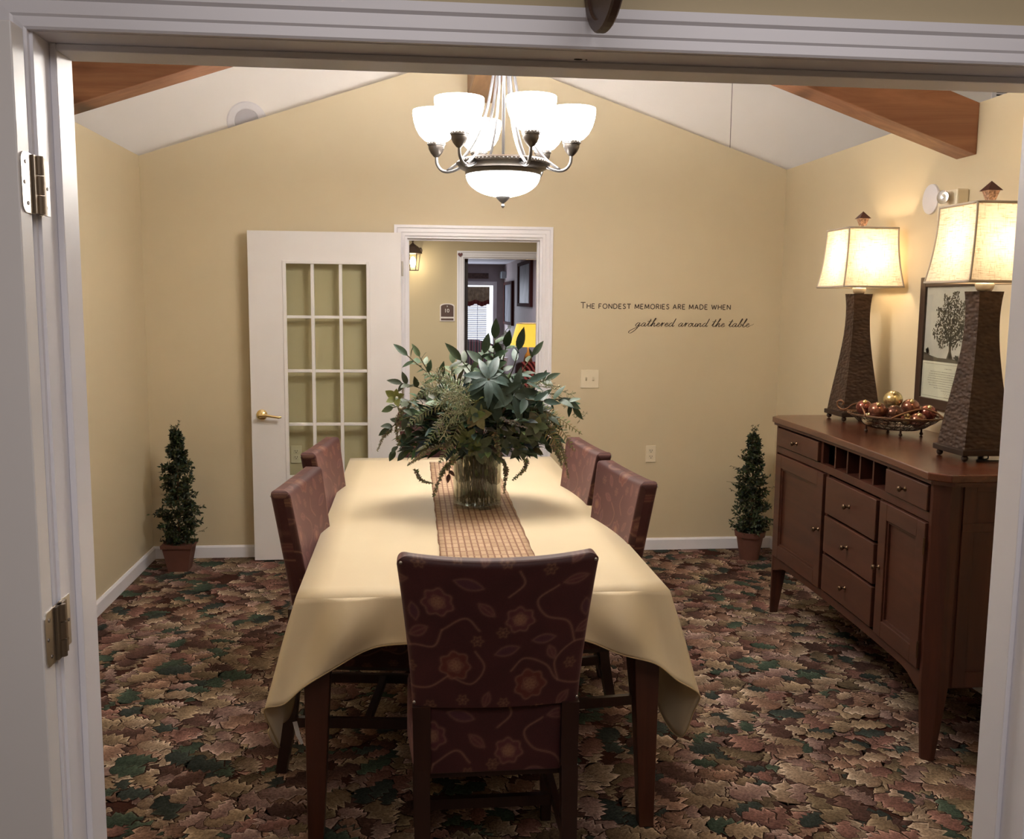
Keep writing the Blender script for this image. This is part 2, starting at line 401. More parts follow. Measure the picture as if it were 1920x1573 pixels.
# ---- white door folded back against the entry wall, with hinges
d = MB().box(-1.44, -0.572, 1.500, 1.545, 0.012, 2.022).build('door_1', DOORW, org=(-0.572, 1.5, 0), kind='structure', bevel=0.002)
m = MB(); sl = plain('door_panel_shadow', (0.66, 0.64, 0.63), 0.4)
def hinge(zc, parent):
    h = 0.089
    m = MB()
    # leaf on the door edge with rounded corners
    pts = []
    y0, y1 = 1.506, 1.543; z0, z1 = zc-h/2, zc+h/2; r = 0.014
    for (cx_, cz, a0) in ((y0+r, z0+r, PI), (y0+r, z1-r, PI/2)):
        for i in range(5):
            a = a0+(-1 if a0 < PI else 1)*PI/2*i/4 if a0 == PI else PI/2+PI/2*i/4
            if a0 == PI: a = PI+PI/2*i/4
            pts.append((cx_+r*math.cos(a), cz+r*math.sin(a)))
    lower = pts[:5]; upper = pts[5:]
    poly = [(y1, z0)] + [p for p in lower[::-1]] + [p for p in upper[::-1]] + [(y1, z1)]
    m.prism([(-0.572, p[0], p[1]) for p in poly], (0.0022, 0, 0), 0)
    # leaf on the jamb
    m.box(-0.5755, -0.5735, 1.592, 1.625, z0+0.002, z1-0.002, 0)
    # link plates and knuckles
    m.box(-0.5735, -0.5715, 1.543, 1.555, z0, z1, 0); m.box(-0.5745, -0.5725, 1.575, 1.595, z0, z1, 0)
    for q in range(3):
        za = z0+h*q/3+0.001; zb = z0+h*(q+1)/3-0.001
        m.lathe([(0.0065, za), (0.0065, zb)], (-0.566, 1.565, 0), 12, 1)
    m.box(-0.574, -0.566, 1.545, 1.590, z0+0.001, z1-0.001, 1)
    for yy, zz in ((1.522, zc+0.03), (1.516, zc), (1.526, zc-0.03)):
        m.lathe([(0.0032, 0), (0.0028, 0.001)], (-0.5698, yy, zz), 10, 2, Matrix.Rotation(PI/2, 3, 'Y'))
    for yy, zz in ((1.606, zc+0.03), (1.616, zc), (1.608, zc-0.03)):
        m.lathe([(0.0032, 0), (0.0028, 0.001)], (-0.5735, yy, zz), 10, 2, Matrix.Rotation(PI/2, 3, 'Y'))
    return m.build('hinge', [CHROME, plain('worn_knuckle', (0.22, 0.17, 0.12), 0.4, 0.8), plain('screw_dark', (0.15, 0.13, 0.12), 0.4, 0.8)], parent)
hinge(1.797, d); hinge(1.092, d); hinge(0.25, d)

# round sign projecting above the header
sg = thing('hanging_sign', 'round dark brown sign projecting from the wall above the header of the entry', 'sign', (0.285, 1.59, 2.158))
cxs, cys, czs, R_ = 0.290, 1.475, 2.150, 0.118
Mz = Matrix.Rotation(math.radians(3), 3, 'Z') @ Matrix.Rotation(PI/2, 3, 'Y')
m = MB(); m.lathe([(0.0001, -0.004), (R_-0.020, -0.004), (R_-0.018, -0.008), (R_-0.003, -0.008), (R_, -0.005), (R_, 0.005), (R_-0.003, 0.008), (R_-0.018, 0.008), (R_-0.020, 0.004), (0.0001, 0.004)], (cxs, cys, czs), 48, 0, Mz)
BRN = plain('sign_brown', (0.085, 0.045, 0.035), 0.45)
m.build('sign_disc', BRN, sg, smooth=False)
m = MB(); m.box(cxs-0.006, cxs+0.006, 1.52, 1.59, czs+0.05, czs+0.07); m.build('bracket', BRN, sg)

# ---------------------------------------------------------------- beams
def rafter(name, xa, xb, y0, y1, dep, label):
    t = thing(name, label, 'beam', ((xa+xb)/2, y0, min(ceil_z(xa), ceil_z(xb))-dep))
    za, zb = ceil_z(xa), ceil_z(xb)
    MB().prism([(xa, y0, za-dep), (xb, y0, zb-dep), (xb, y0, zb), (xa, y0, za)], (0, y1-y0, 0)).build('beam_timber', BEAM, t, bevel=0.004)
    MB().prism([(xa, y1, za-dep+0.012), (xb, y1, zb-dep+0.012), (xb, y1, zb), (xa, y1, za)], (0, 0.014, 0)).build('back_strip', plain('dark_strip', (0.07, 0.03, 0.015), 0.7), t)  # thin darker strip along the back edge of the beam
    return t
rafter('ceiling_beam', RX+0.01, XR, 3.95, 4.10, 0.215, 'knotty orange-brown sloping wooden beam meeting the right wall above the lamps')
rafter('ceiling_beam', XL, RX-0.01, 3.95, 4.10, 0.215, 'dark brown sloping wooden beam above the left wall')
rb = MB().box(0.343, 0.505, 4.10, D, 2.838, 3.14).build('ridge_beam', RIDGE, org=(0.42, 5.1, 2.838), bevel=0.004)
tag(rb, 'pale wooden ridge beam running to the peak of the back wall behind the chandelier', 'beam')

# round speaker on the upper wall, its lower part hidden by the gable wall
sp = thing('wall_speaker', 'white round speaker grille on the upper white wall, cut off by the sloping wall top', 'speaker', (-1.003, YU, 2.708))
Msp = Matrix.Rotation(PI/2, 3, 'X')
m = MB(); m.lathe([(0.121, 0.0), (0.121, 0.006), (0.112, 0.012), (0.078, 0.016), (0.074, 0.012)], (-1.003, YU, 2.708), 48, 0, Msp, close=False); m.build('speaker_ring', WHITEP, sp)
m = MB(); m.lathe([(0.074, 0.011), (0.0001, 0.013)], (-1.003, YU, 2.708), 48, 0, Msp, close=False); m.build('speaker_grille', plain('grille_grey', (0.50, 0.48, 0.52), 0.6), sp)
# louvred vent high on the upper wall beyond the right wall
vt = thing('wall_vent', 'white louvred vent on the upper wall, seen over the right wall at the top corner', 'vent', (VTX, YU, VTZ))
m = MB(); m.box(VTX, VTX+0.5, YU-0.01, YU, VTZ-0.03, VTZ+0.30); m.build('vent_frame', WHITEP, vt)
m = MB()
for i in range(8): m.box(VTX+0.03, VTX+0.47, YU-0.012, YU-0.0101, VTZ+0.019*i, VTZ+0.010+0.019*i)
m.build('vent_slots', BLACK, vt)

# ---------------------------------------------------------------- french door opened against the back wall
DX0, DX1, DY0, DY1, DZ0, DZ1 = -0.980, -0.066, 5.945, 5.985, 0.012, 2.036
fd = thing('door_2', None, None, (DX1, DY1, 0)); fd['kind'] = 'structure'
gx0, gx1, gz0, gz1 = -0.770, -0.262, 0.205, 1.852
def rng_y(): return DY0, DY1
m = MB()
m.box(DX0, gx0, DY0, DY1, DZ0, DZ1); m.box(gx1, DX1, DY0, DY1, DZ0, DZ1); m.box(gx0, gx1, DY0, DY1, gz1, DZ1); m.box(gx0, gx1, DY0, DY1, DZ0, gz0)
m.build('door_frame', DOORW, fd, kind='structure')
m = MB()
b0 = 0.018
for x in (gx0-0.008, gx1-b0+0.004): m.box(x, x+b0+0.004, DY0-0.005, DY0+0.012, gz0-0.01, gz1+0.01)
for z in (gz0-0.01, gz1-b0+0.008): m.box(gx0+0.012, gx1-0.012, DY0-0.005, DY0+0.012, z, z+b0+0.002)
gw = (gx1-gx0)/3; gh = (gz1-gz0)/5
for i in (1, 2): m.box(gx0+gw*i-0.010, gx0+gw*i+0.010, DY0+0.001, DY1-0.004, gz0, gz1)
for i in range(1, 5): m.box(gx0+0.01, gx1-0.01, DY0+0.002, DY1-0.005, gz0+gh*i-0.009, gz0+gh*i+0.009)
m.build('muntin_grid', DOORW, fd, bevel=0.003, kind='structure')
def glassmat():
    m_, n, b = nt('window_glass'); setp(b, rough=0.03, spec=0.5); b.inputs['Base Color'].default_value = (0.9, 0.93, 0.88, 1)
    tr = n.nodes.new('ShaderNodeBsdfTransparent'); tr.inputs[0].default_value = (0.93, 0.95, 0.92, 1)
    gl = n.nodes.new('ShaderNodeBsdfGlossy'); gl.inputs['Roughness'].default_value = 0.03
    lw = n.nodes.new('ShaderNodeLayerWeight'); lw.inputs['Blend'].default_value = 0.12; fr = n.nodes.new('ShaderNodeMath'); fr.operation = 'MULTIPLY_ADD'; fr.inputs[1].default_value = 0.30; fr.inputs[2].default_value = 0.02; n.links.new(lw.outputs['Facing'], fr.inputs[0])
    mx = n.nodes.new('ShaderNodeMixShader'); n.links.new(fr.outputs[0], mx.inputs[0]); n.links.new(tr.outputs[0], mx.inputs[1]); n.links.new(gl.outputs[0], mx.inputs[2])
    n.links.new(mx.outputs[0], n.nodes['Material Output'].inputs[0]); return m_
GLASS = glassmat()
for r_ in range(5):
    for c_ in range(3):
        MB().box(gx0+gw*c_+0.009, gx0+gw*(c_+1)-0.009, DY0+0.017, DY0+0.022, gz0+gh*r_+0.008, gz0+gh*(r_+1)-0.008).build('glass_pane', GLASS, fd, kind='structure')
# lever handle
m = MB(); hx, hz = -0.916, 0.925
My = Matrix.Rotation(PI/2, 3, 'X')
m.lathe([(0.033, 0.0), (0.033, 0.006), (0.024, 0.016), (0.012, 0.020), (0.011, 0.050), (0.013, 0.056)], (hx, DY0, hz), 24, 0, My)
m.tube([(hx-0.01, DY0-0.052, hz), (hx+0.03, DY0-0.054, hz+0.001), (hx+0.07, DY0-0.052, hz-0.006), (hx+0.105, DY0-0.048, hz-0.012), (hx+0.122, DY0-0.045, hz-0.010)], [0.011, 0.0095, 0.008, 0.008, 0.006], 12)
hd = sharp(m.build('door_handle', BRASS, fd)); hd['label'] = 'polished brass lever handle'
for z in (0.25, 1.05, 1.82):
    MB().lathe([(0.006, z-0.045), (0.006, z+0.045)], (DX1+0.008, DY0+0.004, 0), 10).build('hinge', CHROME, fd)

# ---------------------------------------------------------------- chandelier
def chandelier():
    cx, cy = 0.376, 4.02
    t = thing('chandelier', 'six-arm chandelier with glowing white glass bowls hanging over the table', 'chandelier', (cx, cy, 2.02))
    GL = emit('chandelier_glass', (1.0, 0.95, 0.88), 19.0)
    zr = 2.165
    # rim ring
    m = MB()
    m.lathe([(0.148, zr-0.028), (0.156, zr-0.020), (0.157, zr-0.006), (0.178, zr+0.004), (0.190, zr+0.018), (0.190, zr+0.030), (0.182, zr+0.036), (0.120, zr+0.040), (0.030, zr+0.046), (0.0001, zr+0.046)], (cx, cy, 0), 64)
    for i in range(72):
        a = 2*PI*i/72; m.sphere((cx+0.190*math.cos(a), cy+0.190*math.sin(a), zr+0.024), 0.0042, 6, 4)
    sharp(m.build('rim_ring', BRONZE, t), 0.6)
    # bottom bowl
    prof = [(0.012, zr-0.110)]
    for i in range(13):
        a = i/12*PI/2; prof.append((0.153*math.sin(a)+0.0, zr-0.022-0.088*math.cos(a)))
    b = MB(); b.lathe(prof, (cx, cy, 0), 48, 0, close=False); b.build('glass_bowl', GL, t, smooth=True)
    zq = zr+0.020; m = MB(); m.lathe([(0.0001, zq-0.175), (0.005, zq-0.172), (0.008, zq-0.165), (0.005, zq-0.158), (0.006, zq-0.154), (0.014, zq-0.148), (0.026, zq-0.136), (0.030, zq-0.128), (0.030, zq-0.122), (0.0001, zq-0.122)], (cx, cy, 0), 24)
    sharp(m.build('bottom_finial', PEWTER, t), 0.6)
    # centre stem
    m = MB(); m.lathe([(0.006, zr+0.04), (0.006, 2.86), (0.05, 2.90), (0.06, 2.925)], (cx, cy, 0), 12); m.build('stem', PEWTER, t, smooth=True)
    ring = 0.280
    for k in range(6):
        a = math.radians(-90+30+60*k-13); ca, sa = math.cos(a), math.sin(a)
        def P(r, z): return (cx+ca*r, cy+sa*r, z)
        zc = zr+0.060
        # lower S arm from rim to cup
        arm = catmull([P(0.175, zr+0.012), P(0.205, zr-0.001), P(0.235, zr-0.006), P(0.260, zr+0.002), P(0.277, zr+0.026), P(0.280, zc)], 6)
        m = MB(); m.tube(arm, 0.0065, 10)
        # upper sweeping rods from rim to the stem top
        up = catmull([P(0.235, zr-0.003), P(0.172, zr+0.045), P(0.115, zr+0.125), P(0.070, zr+0.24), P(0.040, zr+0.40), P(0.022, zr+0.58), P(0.014, 2.86)], 6)
        m.tube(up, [0.0062]*len(up), 8)
        armo = m.build('arm', PEWTER, t, smooth=True)
        m = MB(); x_, y_ = P(ring, 0)[:2]
        m.lathe([(0.006, zc-0.008), (0.012, zc-0.004), (0.024, zc+0.010), (0.032, zc+0.026), (0.033, zc+0.038), (0.036, zc+0.040), (0.036, zc+0.052), (0.0001, zc+0.054)], (x_, y_, 0), 24)
        for i in range(18):
            b_ = 2*PI*i/18; m.sphere((x_+0.036*math.cos(b_), y_+0.036*math.sin(b_), zc+0.046), 0.003, 6, 4)
        sharp(m.build('lamp_cup', BRONZE, armo), 0.6)
        # glass bowl shade, opens upward
        pr = [(0.030, 0), (0.050, 0.010), (0.070, 0.030), (0.084, 0.056), (0.093, 0.086), (0.097, 0.112), (0.096, 0.128), (0.093, 0.128), (0.094, 0.112), (0.090, 0.086), (0.081, 0.058), (0.067, 0.033), (0.048, 0.014), (0.028, 0.004)]
        m = MB(); m.lathe([(r, z+zc+0.052) for r, z in pr], (x_, y_, 0), 32, close=False)
        m.build('glass_shade', GL, armo, smooth=True)
        light('POINT', 'chandelier_bulb', (x_, y_, zc+0.160), 4.5, (0.96, 0.96, 1.0), 0.03)
    return t
chandelier()

# ---------------------------------------------------------------- table, cloth, runner
TX0, TX1, TY0, TY1, TZ = -0.336, 0.763, 2.708, 5.19, 0.775
tb = thing('dining_table', 'long dark wooden dining table with tapered legs under the cream cloth', 'table', ((TX0+TX1)/2, (TY0+TY1)/2, 0))
MB().box(TX0+0.004, TX1-0.004, TY0+0.004, TY1-0.004, TZ-0.032, TZ-0.004).build('tabletop', TLEG, tb)
m = MB(); i_ = 0.05
m.box(TX0+i_, TX1-i_, TY0+i_, TY0+i_+0.022, 0.66, TZ-0.033); m.box(TX0+i_, TX1-i_, TY1-i_-0.022, TY1-i_, 0.66, TZ-0.033)
m.box(TX0+i_, TX0+i_+0.022, TY0+i_+0.022, TY1-i_-0.022, 0.66, TZ-0.033); m.box(TX1-i_-0.022, TX1-i_, TY0+i_+0.022, TY1-i_-0.022, 0.66, TZ-0.033)
m.build('apron', TLEG, tb)
for sx, X in ((1, TX0+0.015), (-1, TX1-0.015)):
    for sy, Y in ((1, TY0+0.03), (-1, TY1-0.03)):
        wt, wb = 0.088, 0.046
        MB().taper((X+sx*(wb/2+0.004), Y+sy*(wb/2+0.006), 0.004), wb, wb, (X+sx*wt/2, Y+sy*wt/2, TZ-0.034), wt, wt).build('leg', TLEG, tb, bevel=0.003)

def cloth_mat():
    m_, n, b = nt('cream_cloth'); v = coords(n)
    wv = n.nodes.new('ShaderNodeTexWave'); wv.inputs['Scale'].default_value = 120; n.links.new(v, wv.inputs['Vector'])
    f = noise(n, v, 3.0, 2)
    n.links.new(ramp(n, f, [(0.3, (0.70, 0.57, 0.36)), (0.7, (0.74, 0.61, 0.39))]), b.inputs['Base Color'])
    setp(b, rough=0.55, sheen=0.15); bump(n, b, wv.outputs['Fac'], 0.05, 0.001); return m_
def tablecloth():
    z = TZ; m = MB(); cols = []
    # perimeter path: (top point, hem point, bulge) counter-clockwise from the far left corner, round the near end, to the far right
    key = [
     ((TX0, TY1), (TX0-0.055, TY1+0.02, 0.45)), ((TX0, 4.6), (TX0-0.02, 4.6, 0.55)), ((TX0, 4.2), (TX0-0.035, 4.2, 0.545)), ((TX0, 3.75), (TX0-0.018, 3.75, 0.55)),
     ((TX0, 3.35), (TX0-0.030, 3.38, 0.545)), ((TX0, 3.05), (TX0-0.028, 3.10, 0.46)), ((TX0, 2.90), (TX0-0.055, 2.96, 0.32)), ((TX0, 2.80), (TX0-0.084, 2.73, 0.375)), ((TX0, 2.84), (TX0-0.072, 2.83, 0.272)), 
     ((TX0, TY0), (TX0-0.088, 2.662, 0.462)), ((TX0+0.03, TY0), (TX0-0.030, 2.655, 0.485)), ((TX0+0.08, TY0), (TX0+0.032, 2.650, 0.538)), ((TX0+0.15, TY0), (TX0+0.112, 2.668, 0.582)), ((TX0+0.24, TY0), (TX0+0.222, 2.690, 0.628)),
     ((TX0+0.37, TY0), (TX0+0.36, 2.693, 0.640)), ((0.21, TY0), (0.21, 2.697, 0.642)), ((TX1-0.37, TY0), (TX1-0.36, 2.693, 0.643)),
     ((TX1-0.27, TY0), (TX1-0.262, 2.682, 0.636)), ((TX1-0.17, TY0), (TX1-0.16, 2.664, 0.600)), ((TX1-0.09, TY0), (TX1-0.055, 2.652, 0.572)), ((TX1-0.035, TY0), (TX1+0.012, 2.648, 0.520)), ((TX1, TY0), (TX1+0.084, 2.660, 0.470)),
     ((TX1, 2.80), (TX1+0.092, 2.72, 0.385)), ((TX1, 2.84), (TX1+0.070, 2.80, 0.268)), ((TX1, 2.90), (TX1+0.045, 2.93, 0.30)), ((TX1, 3.05), (TX1+0.028, 3.10, 0.46)), ((TX1, 3.35), (TX1+0.030, 3.38, 0.545)), ((TX1, 3.75), (TX1+0.018, 3.75, 0.55)),
     ((TX1, 4.2), (TX1+0.035, 4.2, 0.545)), ((TX1, 4.6), (TX1+0.02, 4.6, 0.55)), ((TX1, TY1), (TX1+0.055, TY1+0.02, 0.45))]
    far = [((TX1-0.2, TY1), (TX1-0.2, TY1+0.03, 0.5)), ((0.21, TY1), (0.21, TY1+0.02, 0.5)), ((TX0+0.2, TY1), (TX0+0.2, TY1+0.03, 0.5))]
    allk = key+far
    tops = catmull([(a[0], a[1], z) for a, _ in allk], 8, True); hems = catmull([h for _, h in allk], 8, True)
    # keep the table edge straight
    tops = []
    n = len(allk)
    for i in range(n):
        p, q = np.array(allk[i][0]), np.array(allk[(i+1) % n][0])
        for j in range(8): tops.append(np.array([*(p+(q-p)*j/8), z]))
    R = 18; G = []
    for k, (a, h) in enumerate(zip(tops, hems)):
        row = []
        cxy = np.array([0.2135, 3.95]); out = a[:2]-cxy
        inx = abs(a[0]-TX0) < 1e-6 or abs(a[0]-TX1) < 1e-6
        nrm = np.array([0, np.sign(out[1])]) if abs(a[1]-TY0) < 1e-6 or abs(a[1]-TY1) < 1e-6 else np.array([np.sign(out[0]), 0])
        dc = min(np.hypot(a[0]-X, a[1]-TY0) for X in (TX0, TX1))
        for j in range(R+1):
            t = j/R
            p = a*(1-t)+np.array(h)*t
            p[2] = a[2]+(h[2]-a[2])*t
            bl = 0.004*math.sin(PI*min(1, t*1.2))*(1 if t < 0.83 else 0)
            p[:2] += nrm*bl
            # soft folds beside the near corners
            fold = math.exp(-((dc-0.16)/0.07)**2)*math.sin(PI*t)*0.040 - math.exp(-((dc-0.07)/0.04)**2)*math.sin(PI*t)*0.022 + math.exp(-((dc-0.30)/0.06)**2)*math.sin(PI*t)*-0.012
            if abs(a[1]-TY0) < 1e-6: p[1] -= fold
            p[:2] += nrm*0.004*math.sin(k*0.35)*t
            row.append(p)
        G.append(row)
    G.append(G[0]); G = np.array(G)
    m.grid(G)
    # flat top
    nx, ny = 12, 24
    T_ = np.array([[(TX0+(TX1-TX0)*i/nx, TY0+(TY1-TY0)*j/ny, z) for j in range(ny+1)] for i in range(nx+1)])
    m.grid(T_)
    o = m.build('tablecloth', cloth_mat(), org=((TX0+TX1)/2, (TY0+TY1)/2, TZ), smooth=True)
    o.data.set_sharp_from_angle(angle=1.0)
    bm = bmesh.new(); bm.from_mesh(o.data); bmesh.ops.recalc_face_normals(bm, faces=bm.faces); bm.to_mesh(o.data); bm.free(); o.data.set_sharp_from_angle(angle=0.75)
    s = o.modifiers.new('thick', 'SOLIDIFY'); s.thickness = 0.0012; s.offset = 0
    tag(o, 'plain cream cloth draped over the dining table with hanging pointed corners', 'tablecloth')
    # hem stitch band
    H = MB(); hem = [np.array(h) for h in G[:, -1]]
    H.tube([tuple(q) for q in hem], 0.0022, 6); H.build('hem', plain('hem_thread', (0.50, 0.37, 0.20), 0.7), o, smooth=True)
    # care tag at the near left corner
    c = MB(); c.add([(-0.372, 2.875, 0.330), (-0.358, 2.87, 0.335), (-0.346, 2.86, 0.290), (-0.362, 2.865, 0.292)], [(0, 1, 2, 3)]); c.add([(-0.346, 2.86, 0.290), (-0.362, 2.865, 0.292), (-0.346, 2.862, 0.262), (-0.338, 2.858, 0.268)], [(0, 1, 2, 3)])
    cl = c.build('care_tag', plain('tag_white', (0.75, 0.74, 0.76), 0.6), o, fixn=False); cl['label'] = 'small white fabric care tag'
    return o
tablecloth()

def runner():
    m_, n, b = nt('woven_runner'); v = coords(n)
    br = n.nodes.new('ShaderNodeTexBrick'); br.inputs['Scale'].default_value = 42; br.inputs['Mortar Size'].default_value = 0.13
    br.inputs['Color1'].default_value = (0.46, 0.31, 0.19, 1); br.inputs['Color2'].default_value = (0.56, 0.39, 0.25, 1); br.inputs['Mortar'].default_value = (0.27, 0.14, 0.09, 1)
    br.inputs['Row Height'].default_value = 2.2; br.inputs['Brick Width'].default_value = 0.95; br.offset = 0.0
    n.links.new(v, br.inputs['Vector'])
    f = noise(n, v, 320, 2); g = ramp(n, f, [(0.66, (0, 0, 0)), (0.72, (1, 1, 1))])
    mx = n.nodes.new('ShaderNodeMix'); mx.data_type = 'RGBA'; mx.inputs['B'].default_value = (0.9, 0.78, 0.6, 1)
    n.links.new(g, mx.inputs['Factor']); n.links.new(br.outputs['Color'], mx.inputs['A']); n.links.new(mx.outputs['Result'], b.inputs['Base Color'])
    setp(b, rough=0.7, spec=0.2); bump(n, b, br.outputs['Fac'], -0.5, 0.003)
    ny = 60; G = []
    for j in range(ny+1):
        y = 2.93+(5.02-2.93)*j/ny; wv = 0.0015*math.sin(j*0.9)+0.001*math.sin(j*2.1)
        xl = 0.090+wv; xr = 0.405+0.030*(j/ny)+0.0015*math.sin(j*1.3)
        G.append([(xl+(xr-xl)*i/8, y, TZ+0.0035+0.001*math.sin(i*2+j)) for i in range(9)])
    m = MB(); m.grid(np.array(G)); o = m.build('table_runner', m_, org=(0.25, 3.97, TZ), smooth=True)
    s = o.modifiers.new('thick', 'SOLIDIFY'); s.thickness = 0.0015; s.offset = -1
    tag(o, 'brown woven openwork runner lying down the middle of the cream tablecloth', 'table runner')
runner()

# ---------------------------------------------------------------- dining chairs
def fabric_cols(U, V, scale=1.0, seed=1):
    """floral pattern colours at physical coords U,V (metres)"""
    U = U*0.84; V = V*0.84
    rng = np.random.RandomState(seed)
    base = np.array([0.043, 0.0085, 0.0092]); C = np.tile(base, (U.size, 1)).reshape(*U.shape, 3)
    nz = 0.5+0.5*np.sin(U*37+np.sin(V*29)*2)*np.sin(V*31+np.cos(U*23)*2); C *= (0.88+0.24*nz)[..., None]
    def mixin(mask, col, a=1.0):
        mk = np.clip(mask, 0, 1)[..., None]*a; C[:] = C*(1-mk)+np.array(col)*mk
    rep_u, rep_v = 0.36, 0.34
    def rel(cu, cv):
        du = (U-cu+rep_u/2) % rep_u-rep_u/2; dv = (V-cv+rep_v/2) % rep_v-rep_v/2
        return du, dv
    line = (0.22, 0.105, 0.070); orange = (0.115, 0.024, 0.012); rose = (0.095, 0.023, 0.026); mauve = (0.072, 0.023, 0.034); gold = (0.24, 0.12, 0.065)
    def soft(d, w=0.0012): return 1/(1+np.exp(d/w))
    def flower(cu, cv, r, kind=0, rotn=0.0):
        du, dv = rel(cu, cv); rr = np.hypot(du, dv); th = np.arctan2(dv, du)+rotn
        R = r*(1+0.10*np.cos(7*th)+0.04*np.cos(3*th))
        mixin(soft(rr-R), orange if kind == 0 else rose, 0.6); mixin(soft(np.abs(rr-R)-0.0011), line, 0.75)
        R2 = r*0.52*(1+0.13*np.cos(5*th+1)); mixin(soft(rr-R2), rose, 0.45); mixin(soft(np.abs(rr-R2)-0.0009), line, 0.5)
        for k in range(7):
            a = 2*PI*k/7; d = np.hypot(du-r*0.25*math.cos(a), dv-r*0.25*math.sin(a)); mixin(soft(np.abs(d-0.0045)-0.0010), gold, 0.8)
    def leaf(cu, cv, a, L, W, col, vein=True):
        du, dv = rel(cu, cv); x = du*math.cos(a)+dv*math.sin(a); y = -du*math.sin(a)+dv*math.cos(a)
        t = np.clip(x/L, -0.5, 0.5); wd = W/2*np.cos(PI*t)**0.8
        dd = np.maximum(np.abs(y)-wd, np.abs(x)-L/2); mixin(soft(dd), col, 0.55); mixin(soft(np.abs(dd)-0.0010), line, 0.6)
        if vein: mixin(soft(np.maximum(np.abs(y)-0.0008, np.abs(x)-L*0.4)), line, 0.5)
    def vine(pts, w_=0.0016, a=0.75):
        P = catmull(pts, 8)
        d = np.full(U.shape, 9.0)
        for i in range(len(P)-1):
            p, q = P[i], P[i+1]; du, dv = rel(p[0], p[1]); e = q-p; L2 = e@e+1e-12
            t = np.clip((du*e[0]+dv*e[1])/L2, 0, 1); d = np.minimum(d, np.hypot(du-t*e[0], dv-t*e[1]))
        mixin(soft(d-w_, 0.0008), line, a)
    vine([(0.03, 0.09), (0.06, 0.12), (0.11, 0.10), (0.14, 0.06), (0.20, 0.05), (0.25, 0.08)])
    vine([(0.14, 0.06), (0.13, 0.11), (0.17, 0.15), (0.22, 0.15), (0.24, 0.19)])
    vine([(0.17, 0.15), (0.15, 0.20), (0.10, 0.22), (0.08, 0.26), (0.12, 0.29)])
    vine([(0.25, 0.08), (0.30, 0.06), (0.33, 0.10), (0.31, 0.14)])
    vine([(0.24, 0.19), (0.29, 0.22), (0.32, 0.19)]); vine([(0.02, 0.27), (0.05, 0.30), (0.04, 0.33)])
    flower(0.075, 0.055, 0.034, 0); flower(0.265, 0.105, 0.032, 0, 1.0); flower(0.235, 0.255, 0.030, 1, 0.4); flower(0.045, 0.215, 0.028, 1, 2.0)
    for q in ((0.155, 0.015, 0.9, 0.040, 0.020), (0.12, 0.13, 2.0, 0.036, 0.018), (0.19, 0.185, 0.5, 0.045, 0.022), (0.335, 0.02, 1.3, 0.038, 0.018), (0.335, 0.24, 2.4, 0.045, 0.02), (0.155, 0.30, 0.2, 0.05, 0.02)):
        leaf(*q, rose)
    for q in ((0.02, 0.14, 0.3, 0.055, 0.022), (0.30, 0.30, -0.3, 0.06, 0.024), (0.185, 0.23, 1.7, 0.04, 0.02), (0.10, 0.165, 0.1, 0.05, 0.02)): leaf(*q, mauve, False)
    for cu, cv in ((0.015, 0.01), (0.205, 0.005), (0.165, 0.10), (0.315, 0.165), (0.10, 0.33), (0.01, 0.185), (0.28, 0.02)):
        du, dv = rel(cu, cv); rr = np.hypot(du, dv); th = np.arctan2(dv, du); R = 0.010*(1+0.25*np.cos(6*th)); mixin(soft(np.abs(rr-R)-0.001), gold, 0.65); mixin(soft(rr-0.003), gold, 0.7)
    return C

